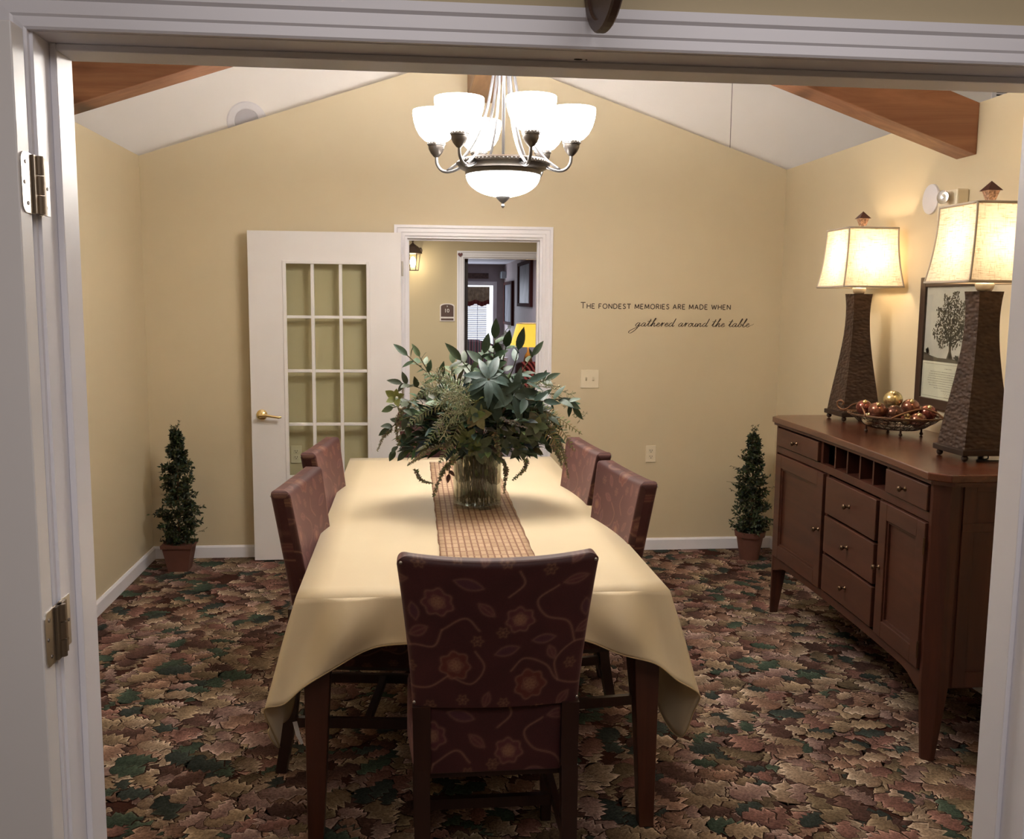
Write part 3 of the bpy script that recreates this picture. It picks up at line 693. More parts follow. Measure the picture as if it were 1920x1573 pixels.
def make_chair():
    """frame: origin on the floor under the seat centre, front towards +y"""
    t = thing('dining_chair', '', 'chair', (0, 0, 0), 'upholstered dining chairs around the table')
    FAB = vcol('floral_fabric', 0.55, 0.22, nscale=300, namt=0.16, bmp=0.12, spec=0.35)
    # backrest: padded slab, reclined, top slightly dished, sides flare upward
    nu, nv = 150, 170
    z0, z1 = 0.588, 1.0
    def slab(u, v, side):
        """u -1..1 across, v 0..1 up, side 0 rear..1 front"""
        hw = 0.218+0.040*v**1.4
        zt = 0.988+0.018*abs(u)**2.2
        z = z0+(zt-z0)*v
        yr = -0.242-0.060*v - 0.012*(1-u*u)*0   # reclines away
        curve = -0.022*(1-u*u)                  # concave front
        th = 0.066
        y = yr+curve+side*th
        return hw*u, y, z
    pts = []; 
    # outline of closed cross-section wrapping rear-top-front
    r = 0.016
    m = MB()
    def sheet(fn, nu, nv, seed, uo=0, vo=0):
        us = np.linspace(-1, 1, nu); vs = np.linspace(0, 1, nv); G = np.zeros((nv, nu, 3)); UU = np.zeros((nv, nu)); VV = np.zeros((nv, nu))
        for i, v in enumerate(vs):
            for j, u in enumerate(us):
                G[i, j] = fn(u, v); UU[i, j] = u*0.235+uo; VV[i, j] = v*0.42+vo
        C = fabric_cols(UU, VV, seed=seed); return G, C
    def rnd(u, v):  # inset near edges to round the slab
        eu = max(0, abs(u)-0.93)/0.07; ev = max(0, v-0.95)/0.05
        return min(1, math.hypot(eu, ev))
    def rear(u, v):
        x, y, z = slab(u, v, 0); k = rnd(u, v); q = 1-math.sqrt(max(0, 1-k*k)); y += q*r
        if abs(u) > 0.93 and v > 0.95:
            pass
        return x, y, z
    def front(u, v):
        x, y, z = slab(u, v, 1); k = rnd(u, v); q = 1-math.sqrt(max(0, 1-k*k)); y -= q*0.024
        y += 0.010*math.cos(u*PI/2)*math.sin(v*PI)
        return x, y, z
    def corner(x, y, z, u, v):  # round the two top corners in outline
        cu = max(0, abs(u)-0.86)/0.14; cv = max(0, v-0.925)/0.075
        if cu > 0 and cv > 0:
            k = math.hypot(cu, cv)
            if k > 1: 
                f_ = 1/k; un = 0.86+0.14*cu*f_; vn = 0.925+0.075*cv*f_
                sgn = 1 if u > 0 else -1
                return sgn*un, vn
        return u, v
    def wrap(fn):
        def g(u, v):
            u2, v2 = corner(0, 0, 0, u, v); return fn(u2, v2)
        return g
    G1, C1 = sheet(wrap(rear), nu, nv, 1); G2, C2 = sheet(wrap(front), nu, nv, 1, 0.1, 0.05)
    m.grid(G1, cols=[tuple(c) for c in C1.reshape(-1, 3)])
    m.grid(G2, cols=[tuple(c) for c in C2.reshape(-1, 3)])
    # close the edges
    def strip(A, B, CA):
        G = np.array([A, A*0.5+B*0.5, B]); m.grid(G, cols=[tuple(c) for c in np.array([CA, CA*1.02, CA]).reshape(-1, 3)])
    strip(G1[-1], G2[-1], C1[-1]); strip(G1[:, 0], G2[:, 0], C1[:, 0]); strip(G1[:, -1], G2[:, -1], C1[:, -1]); strip(G1[0], G2[0], C1[0])
    o = m.build('backrest', FAB, t, smooth=True)
    # seat: padded block
    sx, sy0, sy1, sz0, sz1 = 0.232, -0.235, 0.245, 0.400, 0.490
    m = MB(); nu2, nv2 = 110, 110; G = np.zeros((nv2, nu2, 3))
    us = np.linspace(-1, 1, nu2); vs = np.linspace(-1, 1, nv2)
    for i, v in enumerate(vs):
        for j, u in enumerate(us):
            e = max(0, max(abs(u), abs(v))-0.92)/0.08
            G[i, j] = (u*(sx if v > 0 else sx-0.02*(-v)), (sy0+sy1)/2+v*(sy1-sy0)/2, sz1+0.012*(1-u*u)*(1-v*v)-0.022*(1-math.sqrt(max(0, 1-e*e))))
    UU, VV = np.meshgrid(us*0.24+0.05, vs*0.24+0.02); C = fabric_cols(UU, VV); m.grid(G, cols=[tuple(c) for c in C.reshape(-1, 3)])
    for edge in (G[0], G[-1], G[:, 0], G[:, -1]):
        nz_ = 36; S = np.array([edge*1.0 for _ in range(nz_)])
        for q in range(nz_): S[q, :, 2] = edge[:, 2]+(sz0-edge[:, 2])*q/(nz_-1)
        L = np.linspace(0, 0.48, edge.shape[0]); Cq = fabric_cols(*np.meshgrid(L, np.linspace(0.1, 0.0, nz_))); m.grid(S, cols=[tuple(c) for c in Cq.reshape(-1, 3)])
    m.build('seat', FAB, t, smooth=True).data.set_sharp_from_angle(angle=0.9)
    # lower back panel between the rear posts
    UU, VV = np.meshgrid(np.linspace(-0.17, 0.17, 110), np.linspace(0, 0.20, 60)); C = fabric_cols(UU+0.02, VV+0.2)
    m = MB(); G = np.stack([UU, np.full(UU.shape, -0.236)-0.02*(VV), 0.400+VV], -1); m.grid(G, cols=[tuple(c) for c in C.reshape(-1, 3)])
    lp = m.build('lower_back_panel', FAB, t, smooth=True, fixn=False); s = lp.modifiers.new('t', 'SOLIDIFY'); s.thickness = 0.012
    # seat rail
    m = MB(); m.box(-0.20, 0.20, -0.215, 0.225, 0.375, 0.402); m.build('seat_rail', CLEG, t, bevel=0.003)
    for s_ in (-1, 1):
        # rear leg: post from the floor (splayed back) to the back panel
        m = MB(); X = s_*0.192
        pr = [(0.004, -0.298, 0.036), (0.20, -0.262, 0.040), (0.42, -0.238, 0.044), (0.592, -0.236, 0.046)]
        for a, b_ in zip(pr[:-1], pr[1:]): m.taper((X, a[1], a[0]), a[2], a[2], (X+s_*(0.002), b_[1], b_[0]), b_[2], b_[2])
        m.build('leg', CLEG, t)
        m = MB(); m.taper((s_*0.200, 0.210, 0.004), 0.030, 0.030, (s_*0.198, 0.205, 0.376), 0.044, 0.044); m.build('leg', CLEG, t, bevel=0.002)
        # side stretcher
        m = MB(); m.box(s_*0.196-0.010, s_*0.196+0.010, -0.262, 0.198, 0.17, 0.205); m.build('stretcher', CLEG, t)
    m = MB(); m.box(-0.188, 0.188, -0.01, 0.012, 0.172, 0.203); m.build('stretcher', CLEG, t)
    # brads
    for u, v in ((-0.955, 0.955), (0.955, 0.955), (-0.97, 0.03), (0.97, 0.03)):
        x, y, z = rear(u, v); m = MB(); m.sphere((x, y-0.0005, z), 0.0045, 10, 8, sc=(1, 0.6, 1)); m.build('brad', CHROME, t, smooth=True)
    return t
ch = make_chair()
# near end chair
ch.location = (0.214, 2.612, 0); ch.rotation_euler = (0, 0, 0)
ch['label'] = 'burgundy floral upholstered chair at the near end of the table, back to the viewer'
dup(ch, (-0.136, 3.36, 0), -PI/2-math.radians(7), 'burgundy floral chair on the left side of the table, nearer of the two there')
dup(ch, (-0.130, 4.16, 0), -PI/2-math.radians(7), 'burgundy floral chair left of the table, farther of the two, before the glazed door')
dup(ch, (0.530, 3.45, 0), PI/2+math.radians(7), 'burgundy floral chair on the right side of the table, nearer of the two there')
dup(ch, (0.505, 4.11, 0), PI/2+math.radians(6), 'burgundy floral chair right of the table, farther of the two, by the drooping fern')
dup(ch, (0.17, 5.20, 0), PI, 'burgundy floral chair at the far end of the table, mostly hidden behind the vase')

# ---------------------------------------------------------------- sideboard
def Xc(y):  # plan line of the gently curved front
    return float(np.polyval(XCP, y))
XCP = np.polyfit([3.11, 3.95, 4.74], [1.815, 1.868, 1.880], 2)
SBY0, SBY1, SBZ = 3.075, 4.775, 1.050
sb = thing('sideboard', 'reddish-brown cherry wood sideboard against the right wall under the lamps', 'sideboard', (2.12, 3.93, 0))
def cbox(m, y0, y1, z0, z1, off, depth, n=8, mi=0):
    """curved slab following the front; off<0 stands proud"""
    rows = []
    for k in range(n+1):
        y = y0+(y1-y0)*k/n; x = Xc(y)+off
        rows.append([(x, y, z0), (x, y, z1), (x+depth, y, z1), (x+depth, y, z0)])
    vs = [p for r in rows for p in r]; fs = [(0, 1, 2, 3), tuple(n*4+i for i in (3, 2, 1, 0))]
    for k in range(n):
        for i in range(4): fs.append((k*4+i, k*4+(i+1) % 4, (k+1)*4+(i+1) % 4, (k+1)*4+i))
    return m.add(vs, fs, mi)
XB = XR-0.006
# carcass: ends, back, bottom, inner partitions
m = MB()
m.box(1.885, XB, SBY0+0.005, SBY0+0.025, 0.275, 1.02); m.box(1.93, XB, SBY1-0.025, SBY1-0.005, 0.275, 1.02)
m.box(XB-0.012, XB, SBY0+0.025, SBY1-0.025, 0.275, 1.02); m.box(1.90, XB-0.012, SBY0+0.025, SBY1-0.025, 0.275, 0.30)
m.box(1.90, XB-0.012, SBY0+0.025, SBY1-0.025, 0.872, 0.89)
m.build('carcass', CHERRY, sb)
# end panels framing
m = MB()
m.box(1.90, XB, SBY0-0.004, SBY0+0.005, 0.845, 0.875); m.box(1.90, 1.945, SBY0-0.003, SBY0+0.005, 0.28, 1.018)
m.box(XB-0.05, XB, SBY0-0.003, SBY0+0.005, 0.28, 1.018); m.box(1.945, XB-0.05, SBY0-0.003, SBY0+0.005, 0.28, 0.335); m.box(1.945, XB-0.05, SBY0-0.003, SBY0+0.005, 0.985, 1.018)
m.build('end_panel', CHERRY, sb, bevel=0.001)
# top with canted corners and curved front
top = []
n = 24
ys = [SBY0-0.025+0.062+(SBY1-SBY0+0.05-0.124)*k/n for k in range(n+1)]
poly = [(XB, SBY0-0.025), (Xc(3.11)+0.022, SBY0-0.025)] + [(Xc(y)-0.030, y) for y in ys] + [(Xc(4.75)+0.022, SBY1+0.025), (XB, SBY1+0.025)]
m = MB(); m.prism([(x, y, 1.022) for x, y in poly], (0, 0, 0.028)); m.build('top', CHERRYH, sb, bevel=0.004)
m = MB(); m.prism([(x+0.012 if x < 2.2 else x, y, 1.008) for x, y in poly], (0, 0, 0.014)); m.build('top_moulding', CHERRY, sb)
# legs (canted front posts that run down to tapered feet)
def front_leg(yc, s):
    x0 = Xc(yc)
    m = MB()
    # canted post section polygon, s=+1 body lies at +y of leg
    p = [(x0-0.004, yc+s*0.030), (x0-0.004, yc+s*0.012), (x0+0.040, yc-s*0.028), (x0+0.075, yc-s*0.028), (x0+0.075, yc+s*0.030)]
    q = [(x0+0.002, yc-s*0.004+s*0.012), (x0+0.002, yc-s*0.006), (x0+0.026, yc-s*0.026), (x0+0.042, yc-s*0.026), (x0+0.042, yc+s*0.008)]
    k = len(p)
    zs = [(0.004, q), (0.27, p), (1.008, p)]
    vs = [(a, b, z) for z, pl in zs for a, b in pl]; fs = [tuple(range(k)), tuple(2*k+i for i in range(k))]
    for j in range(2):
        for i in range(k): fs.append((j*k+i, j*k+(i+1) % k, (j+1)*k+(i+1) % k, (j+1)*k+i))
    m.add(vs, fs); return m.build('leg', CHERRY, sb, bevel=0.002)
front_leg(SBY0+0.030, 1); front_leg(SBY1-0.030, -1)
for yc in (SBY0+0.028, SBY1-0.028):
    MB().taper((XB-0.028, yc, 0.004), 0.036, 0.036, (XB-0.032, yc, 0.276), 0.055, 0.055).build('leg', CHERRY, sb)
# face frame
m = MB()
ya, yb = SBY0+0.060, SBY1-0.060
cbox(m, ya, yb, 0.868, 0.902, -0.006, 0.030)           # mid rail
cbox(m, ya, yb, 1.000, 1.010, 0.0, 0.030)
for y0, y1 in ((3.532, 3.558), (4.086, 4.112)): cbox(m, y0, y1, 0.30, 0.868, 0.0, 0.03, 1)
for y0, y1 in ((3.495, 3.515), (4.165, 4.188)): cbox(m, y0, y1, 0.902, 1.000, 0.0, 0.03, 1)
m.build('face_frame', CHERRY, sb, bevel=0.001)
# arched apron
m = MB(); N_ = 30; vs = []; fs = []
for k in range(N_+1):
    u = k/N_; y = ya-0.005+(yb-ya+0.01)*u; x = Xc(y)-0.002
    e = min(u, 1-u); zb = 0.285-0.045*math.exp(-(e/0.055)**2)
    vs += [(x, y, zb), (x, y, 0.322), (x+0.025, y, 0.322), (x+0.025, y, zb)]
for k in range(N_):
    for i in range(4): fs.append((k*4+i, k*4+(i+1) % 4, (k+1)*4+(i+1) % 4, (k+1)*4+i))
fs += [(0, 1, 2, 3), tuple(N_*4+i for i in (3, 2, 1, 0))]
m.add(vs, fs); m.build('apron', CHERRY, sb)
KN = plain('drawer_knob_bronze', (0.16, 0.10, 0.06), 0.3, 0.9)
def knob(parent, y, z):
    x = Xc(y)-0.016; m = MB()
    m.lathe([(0.010, 0.0), (0.010, 0.003), (0.0045, 0.005), (0.0045, 0.016), (0.010, 0.020), (0.012, 0.026), (0.007, 0.031), (0.0001, 0.032)], (x, y, z), 16, 0, Matrix.Rotation(-PI/2, 3, 'Y'))
    return m.build('knob', KN, parent, smooth=True)
def drawer(y0, y1, z0, z1):
    m = MB(); cbox(m, y0, y1, z0, z1, -0.016, 0.03); d_ = m.build('drawer', CHERRYD, sb, bevel=0.003); knob(d_, (y0+y1)/2, (z0+z1)/2); return d_
drawer(3.140, 3.492, 0.906, 0.997); drawer(4.191, 4.700, 0.906, 0.997)
hh = (0.862-0.328)/3
for k in range(3): drawer(3.562, 4.082, 0.328+hh*k+0.006, 0.328+hh*(k+1)-0.006)
def door(y0, y1, ky):
    z0, z1 = 0.328, 0.862; fr = 0.065
    m = MB(); cbox(m, y0, y0+fr, z0, z1, -0.016, 0.03, 2); cbox(m, y1-fr, y1, z0, z1, -0.016, 0.03, 2)
    cbox(m, y0+fr, y1-fr, z0, z0+fr, -0.016, 0.03, 4); cbox(m, y0+fr, y1-fr, z1-fr, z1, -0.016, 0.03, 4)
    d_ = m.build('door', CHERRYD, sb, bevel=0.002)
    m = MB(); cbox(m, y0+fr, y1-fr, z0+fr, z1-fr, 0.0, 0.012, 4)
    for a, b_ in ((y0+fr, y0+fr+0.010), (y1-fr-0.010, y1-fr)): cbox(m, a, b_, z0+fr, z1-fr, -0.009, 0.010, 1)
    for a, b_ in ((z0+fr, z0+fr+0.010), (z1-fr-0.010, z1-fr)): cbox(m, y0+fr+0.01, y1-fr-0.01, a, b_, -0.009, 0.010, 3)
    m.build('panel', CHERRYD, d_)
    knob(d_, ky, 0.60)
    return d_
dr = door(3.140, 3.528, 3.505); door(4.116, 4.700, 4.140)
for z in (0.40, 0.78):
    m = MB(); m.lathe([(0.004, z-0.03), (0.004, z+0.03)], (Xc(3.136)-0.018, 3.137, 0), 8); m.build('hinge', KN, dr)
# wine cubbies
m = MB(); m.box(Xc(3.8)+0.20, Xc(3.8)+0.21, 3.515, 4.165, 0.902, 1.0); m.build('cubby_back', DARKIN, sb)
for k in range(1, 5):
    y = 3.515+(4.165-3.515)*k/5; m = MB(); m.box(Xc(y)+0.002, Xc(3.8)+0.198, y-0.006, y+0.006, 0.903, 1.0); m.build('cubby_divider', CHERRY, sb)

# ---------------------------------------------------------------- table lamps
def lamp_mats():
    m_, n, b = nt('linen_shade'); v = coords(n, (1, 1, 1))
    f1 = noise(n, coords(n, (9, 9, 130)), 2.4, 4, 0.7); f2 = noise(n, coords(n, (90, 90, 7)), 2.2, 3, 0.6)
    c1 = ramp(n, f1, [(0.34, (0.50, 0.38, 0.26)), (0.46, (0.78, 0.70, 0.58)), (0.7, (0.84, 0.78, 0.67))])
    c2 = ramp(n, f2, [(0.32, (0.72, 0.66, 0.58)), (0.45, (1, 1, 1))])
    mx = n.nodes.new('ShaderNodeMix'); mx.data_type = 'RGBA'; mx.blend_type = 'MULTIPLY'; mx.inputs['Factor'].default_value = 1
    n.links.new(c1, mx.inputs['A']); n.links.new(c2, mx.inputs['B'])
    df = n.nodes.new('ShaderNodeBsdfDiffuse'); tl = n.nodes.new('ShaderNodeBsdfTranslucent'); ms = n.nodes.new('ShaderNodeMixShader'); ms.inputs[0].default_value = 0.55
    for q in (df, tl): n.links.new(mx.outputs['Result'], q.inputs['Color'])
    n.links.new(df.outputs[0], ms.inputs[1]); n.links.new(tl.outputs[0], ms.inputs[2]); n.links.new(ms.outputs[0], n.nodes['Material Output'].inputs[0])
    k, n, b = nt('hammered_bronze'); v = coords(n, (1, 1, 1.9))
    vo = n.nodes.new('ShaderNodeTexVoronoi'); vo.inputs['Scale'].default_value = 46; vo.feature = 'SMOOTH_F1'; n.links.new(v, vo.inputs['Vector'])
    f = noise(n, v, 14, 4); n.links.new(ramp(n, f, [(0.3, (0.035, 0.017, 0.011)), (0.7, (0.070, 0.036, 0.022))]), b.inputs['Base Color'])
    setp(b, rough=0.5, metal=0.3); bump(n, b, vo.outputs['Distance'], 0.7, 0.008)
    return m_, k
SHADE, HAMMER = lamp_mats()
PIPING = plain('shade_piping', (0.50, 0.42, 0.33), 0.7)
FINM = plain('finial_copper', (0.30, 0.19, 0.14), 0.4, 0.6, vs=120, var=0.6, bmp=1.0, bs=140)
def make_lamp(power):
    t = thing('table_lamp', '', 'lamp', (0, 0, 0), 'tall table lamps on the sideboard')
    # base plate with four ball feet
    m = MB(); m.box(-0.105, 0.105, -0.105, 0.105, 0.024, 0.046); m.build('base_plate', DARKM, t, bevel=0.003)
    for sx in (-1, 1):
        for sy in (-1, 1):
            m = MB(); m.sphere((sx*0.085, sy*0.085, 0.0125), 0.0125, 14, 10); m.lathe([(0.006, 0.02), (0.006, 0.026)], (sx*0.085, sy*0.085, 0), 10); m.build('foot', DARKM, t, smooth=True)
    # hammered column, four concave sides flaring to the base
    prof = [(0.046, 0.093), (0.10, 0.087), (0.18, 0.0765), (0.26, 0.0655), (0.34, 0.0555), (0.42, 0.0475), (0.49, 0.0435), (0.55, 0.0430), (0.60, 0.0455), (0.630, 0.0485)]
    P = catmull([(a, b_) for a, b_ in prof], 5)
    m = MB(); vs = []; fs = []; ns = 6
    ring = []
    for k in range(4):
        for i in range(ns):
            s_ = -1+2*i/ns
            ring.append([(s_, -1), (1, s_), (-s_, 1), (-1, -s_)][k])
    n = len(ring)
    for z, hw in P: vs += [(a*hw, b_*hw, z) for a, b_ in ring]
    for j in range(len(P)-1):
        for i in range(n): fs.append((j*n+i, j*n+(i+1) % n, (j+1)*n+(i+1) % n, (j+1)*n+i))
    fs += [tuple(range(n))[::-1], tuple((len(P)-1)*n+i for i in range(n))]
    m.add(vs, fs); c = sharp(m.build('column', HAMMER, t), 0.8)
    # socket neck
    m = MB(); m.lathe([(0.022, 0.630), (0.030, 0.640), (0.034, 0.655), (0.030, 0.662), (0.012, 0.664), (0.012, 0.70), (0.018, 0.705), (0.018, 0.73), (0.0001, 0.74)], (0, 0, 0), 20)
    m.build('socket', plain('socket_silver', (0.7, 0.66, 0.58), 0.4, 0.4), t, smooth=True)
    # bell shade: square, concave sides
    zb, zt = 0.664, 0.945; hb, ht = 0.152, 0.124
    def hw(v): return ht+(hb-ht)*(1-v)**2.0*1.0+0.0*v
    m = MB(); nv = 16; ns = 10
    ring = []
    for k in range(4):
        for i in range(ns):
            s_ = -1+2*i/ns; ring.append([(s_, -1), (1, s_), (-s_, 1), (-1, -s_)][k])
    n = len(ring); vs = []; fs = []
    for j in range(nv+1):
        v = j/nv; h = hw(v)
        for a, b_ in ring:
            e = 1-0.035*math.cos(min(abs(a), abs(b_))*PI/2); vs.append((a*h*(e if abs(a) > abs(b_) else 1), b_*h*(e if abs(b_) > abs(a) else 1), zb+(zt-zb)*v))
    for j in range(nv):
        for i in range(n): fs.append((j*n+i, j*n+(i+1) % n, (j+1)*n+(i+1) % n, (j+1)*n+i))
    m.add(vs, fs); sh = sharp(m.build('lamp_shade', SHADE, t, fixn=False), 0.8); sh['label'] = 'square bell-shaped cream linen shade'
    # piping along corners and rims
    m = MB()
    for a, b_ in ((1, 1), (1, -1), (-1, 1), (-1, -1)): m.tube([(a*hw(j/nv), b_*hw(j/nv), zb+(zt-zb)*j/nv) for j in range(nv+1)], 0.0042, 6)
    for v, rr in ((0, 0.0055), (1, 0.0055)):
        base = vs[:n] if v == 0 else vs[nv*n:nv*n+n]
        m.tube(list(base)+[base[0]], rr, 6)
    m.build('piping', PIPING, sh, smooth=True)
    # harp and finial
    m = MB(); m.tube(catmull([(0, -0.02, 0.70), (0, -0.055, 0.78), (0, -0.05, 0.88), (0, 0, 0.948), (0, 0.05, 0.88), (0, 0.055, 0.78), (0, 0.02, 0.70)], 6), 0.002, 6)
    m.tube([(-ht, 0, zt), (ht, 0, zt)], 0.002, 6); m.tube([(0, -ht, zt), (0, ht, zt)], 0.002, 6); m.build('harp', BRASS, t)
    m = MB(); z = 0.948
    m.lathe([(0.006, z), (0.006, z+0.018)], (0, 0, 0), 10, 0)
    m.taper((0, 0, z+0.016), 0.026, 0.026, (0, 0, z+0.050), 0.044, 0.044, 0)
    m.add([(-0.029, -0.029, z+0.050), (0.029, -0.029, z+0.050), (0.029, 0.029, z+0.050), (-0.029, 0.029, z+0.050), (0, 0, z+0.086)], [(0, 3, 2, 1), (0, 1, 4), (1, 2, 4), (2, 3, 4), (3, 0, 4)], 1)
    fn_ = m.build('finial', [FINM, plain('finial_cap', (0.10, 0.04, 0.03), 0.4, 0.5)], t); fn_['label'] = 'square copper pinecone-like finial with a pointed dark cap'
    m = MB(); m.sphere((0, 0.018, 0.80), 0.028, 14, 10, sc=(1, 1, 1.3)); m.build('bulb', emit('bulb_glow', (1, 0.75, 0.45), 6), t, smooth=True)
    return t
lamp = make_lamp(1); lamp['label'] = 'tall hammered bronze lamp on the near end of the sideboard, cut by the entry frame'
LP1 = (2.215, 4.600, SBZ); LP2 = (2.125, 3.400, SBZ)
lamp.location = LP2
dup(lamp, LP1, 0, 'tall hammered bronze lamp on the far end of the sideboard behind the bowl')
for q, e in ((LP1, 4.6), (LP2, 3.4)):
    light('POINT', 'table_lamp_bulb', (q[0], q[1], q[2]+0.80), e, (1.0, 0.76, 0.48), 0.035)
m = MB(); m.tube(catmull([(LP2[0]+0.08, 3.44, 1.068), (2.16, 3.36, 1.055), (2.10, 3.335, 1.053), (2.16, 3.315, 1.053), (2.24, 3.33, 1.053), (2.33, 3.36, 1.053), (2.375, 3.37, 1.053)], 6), 0.0028, 6)
tag(m.build('lamp_cord', BLACK, org=(2.2, 3.33, SBZ), smooth=True), 'black electric cord trailing under the near lamp on the sideboard', 'cord')

# ---------------------------------------------------------------- wire bowl with ornaments
BC = np.array([2.158, 4.075]); e1 = np.array([0.892, -0.451]); vv = np.array([0.451, 0.892]); hx_ = np.array([0.60, -0.80]); hy_ = np.array([0.80, 0.60])
def bp(u, v, z): p = BC+hx_*u+hy_*v; return (p[0], p[1], SBZ+z)
wb = thing('wire_bowl', 'dark oval wire basket bowl with scroll handles on the sideboard between the lamps', 'bowl', (BC[0], BC[1], SBZ))
A_, B_ = 0.205, 0.150
def bowl_r(s): return 0.50+0.50*s**0.75
m = MB()
rng = np.random.RandomState(5)
def br(a, s, rr=0):  # point on bowl at angle a, height parameter s (0 bottom..1 rim)
    k = bowl_r(s)+rr; return bp(A_*k*math.cos(a), B_*k*math.sin(a), 0.026+0.058*s)
for k in range(60):
    a0 = 2*PI*k/60; tw = 0.25*(1 if k % 2 else -1)
    m.tube([br(a0+tw*s+0.05*rng.randn(), s, 0.012*rng.randn()) for s in np.linspace(0, 1, 7)], 0.0015, 5)
for s in (0, 0.3, 0.6, 0.85): m.tube([br(a, s) for a in np.linspace(0, 2*PI, 49)], 0.0018, 5)
m.build('wire_basket', DARKM, wb, smooth=True)
m = MB()
for q in range(3): m.tube([br(a, 1.0+0.05*math.sin(9*a+q*2.1), 0.012*math.sin(11*a+q*2)) for a in np.linspace(0, 2*PI, 90)], 0.0028, 6)
m.build('rim', plain('twig_bronze', (0.16, 0.085, 0.045), 0.5, 0.5, var=0.3), wb, smooth=True)
m = MB(); pts = [bp(A_*0.48*math.cos(a), B_*0.48*math.sin(a), 0.027) for a in np.linspace(0, 2*PI, 24, endpoint=False)]; m.prism(pts, (0, 0, 0.003)); m.build('bowl_floor', DARKM, wb)
for a in (0.5, 2.1, 3.7, 5.3):
    x, y, z = br(a, 0.0, 0.10); m = MB(); m.tube([(x, y, z+0.012), (x, y, SBZ+0.016)], 0.0045, 8); m.sphere((x, y, SBZ+0.0085), 0.0085, 10, 8); m.build('foot', DARKM, wb, smooth=True)
for s in (-1, 1):
    P = catmull([bp(s*0.060, -0.150, 0.088), bp(s*0.100, -0.10, 0.112), bp(s*0.145, -0.045, 0.128), bp(s*0.190, -0.02, 0.118), bp(s*0.225, -0.01, 0.094), bp(s*0.255, 0, 0.090), bp(s*0.276, 0, 0.102), bp(s*0.276, 0, 0.124), bp(s*0.258, 0, 0.130), bp(s*0.246, 0, 0.120), bp(s*0.252, 0, 0.110)], 6)
    m = MB(); m.tube(P, 0.0038, 8)
    m.tube([bp(s*0.205, 0.01, 0.086), bp(s*0.262, 0.0, 0.086)], 0.004, 6)
    m.build('handle', plain('handle_bronze', (0.22, 0.11, 0.06), 0.4, 0.7), wb, smooth=True)
CU = plain('copper_glass', (0.27, 0.11, 0.07), 0.20, 0.75, var=0.35, vs=30)
CUR = plain('copper_red_glass', (0.29, 0.095, 0.07), 0.16, 0.8, var=0.3, vs=40)
GO = plain('gold_glass', (0.70, 0.55, 0.27), 0.25, 0.85, var=0.12, vs=25)
DKB = plain('dark_brown_glass', (0.13, 0.055, 0.035), 0.2, 0.7, var=0.4, vs=35)
CRM = plain('cream_glass', (0.55, 0.47, 0.30), 0.3, 0.3, var=0.4, vs=60)
orn = [(-0.008, 0.035, 0.152, 0.042, GO, 'largest gold ornament ball at the top of the bowl'),
       (-0.130, 0.010, 0.114, 0.035, CUR, 'shiny copper-red ornament ball at the far left of the bowl, beside the curled handle'),
       (-0.072, -0.055, 0.107, 0.041, CU, 'copper-brown ornament ball, front left in the bowl'),
       (0.000, -0.060, 0.098, 0.040, DKB, 'dark brown ornament ball with a hanging cap, front centre of the bowl'),
       (0.066, 0.012, 0.122, 0.040, CU, 'speckled copper ornament ball just right of the gold one'),
       (0.140, 0.015, 0.100, 0.038, CUR, 'glossy reddish ornament ball at the right end of the bowl'),
       (0.098, -0.058, 0.072, 0.036, CU, 'orange-copper ornament ball low at the front right of the bowl'),
       (0.052, -0.035, 0.070, 0.028, GO, 'small gold ornament ball peeping out between the brown balls'),
       (-0.108, -0.048, 0.068, 0.028, CRM, 'small cream striped ornament low at the front left of the bowl')]
for u, v, z, r, mt, lb in orn:
    p = BC+e1*u+vv*v; c = (p[0], p[1], SBZ+z)
    o = thing('ornament_ball', lb, 'ornament', c, 'ornament balls in the wire bowl')
    MB().sphere(c, r, 28, 18, sc=(1, 1, 0.96)).build('ball', mt, o, smooth=True)
    d_ = Vector((-0.3 if mt is not DKB else -0.15, -0.85, -0.2 if mt is DKB else 0.9)).normalized()
    if mt is DKB: d_ = Vector((0.45, -0.85, -0.35)).normalized()
    q = Matrix(((1, 0, 0), (0, 1, 0), (0, 0, 1))); rotm = d_.to_track_quat('Z', 'Y').to_matrix()
    MB().lathe([(0.010, r*0.95), (0.010, r+0.006), (0.006, r+0.008), (0.002, r+0.014), (0.0001, r+0.014)], c, 16, 0, rotm).build('ornament_cap', GO if mt is not DKB else CUR, o, smooth=True)

# ---------------------------------------------------------------- things on the walls
def text_mesh(body, size, name='t', space=1.0):
    cu = bpy.data.curves.new(name, 'FONT'); cu.body = body; cu.size = size; cu.space_character = space; cu.resolution_u = 3
    o = bpy.data.objects.new(name, cu); COL.objects.link(o); bpy.context.view_layer.update()
    dg = bpy.context.evaluated_depsgraph_get(); me = bpy.data.meshes.new_from_object(o.evaluated_get(dg))
    vs = [tuple(v.co) for v in me.vertices]; fs = [tuple(p.vertices) for p in me.polygons]
    bpy.data.objects.remove(o); bpy.data.curves.remove(cu); bpy.data.meshes.remove(me); return vs, fs
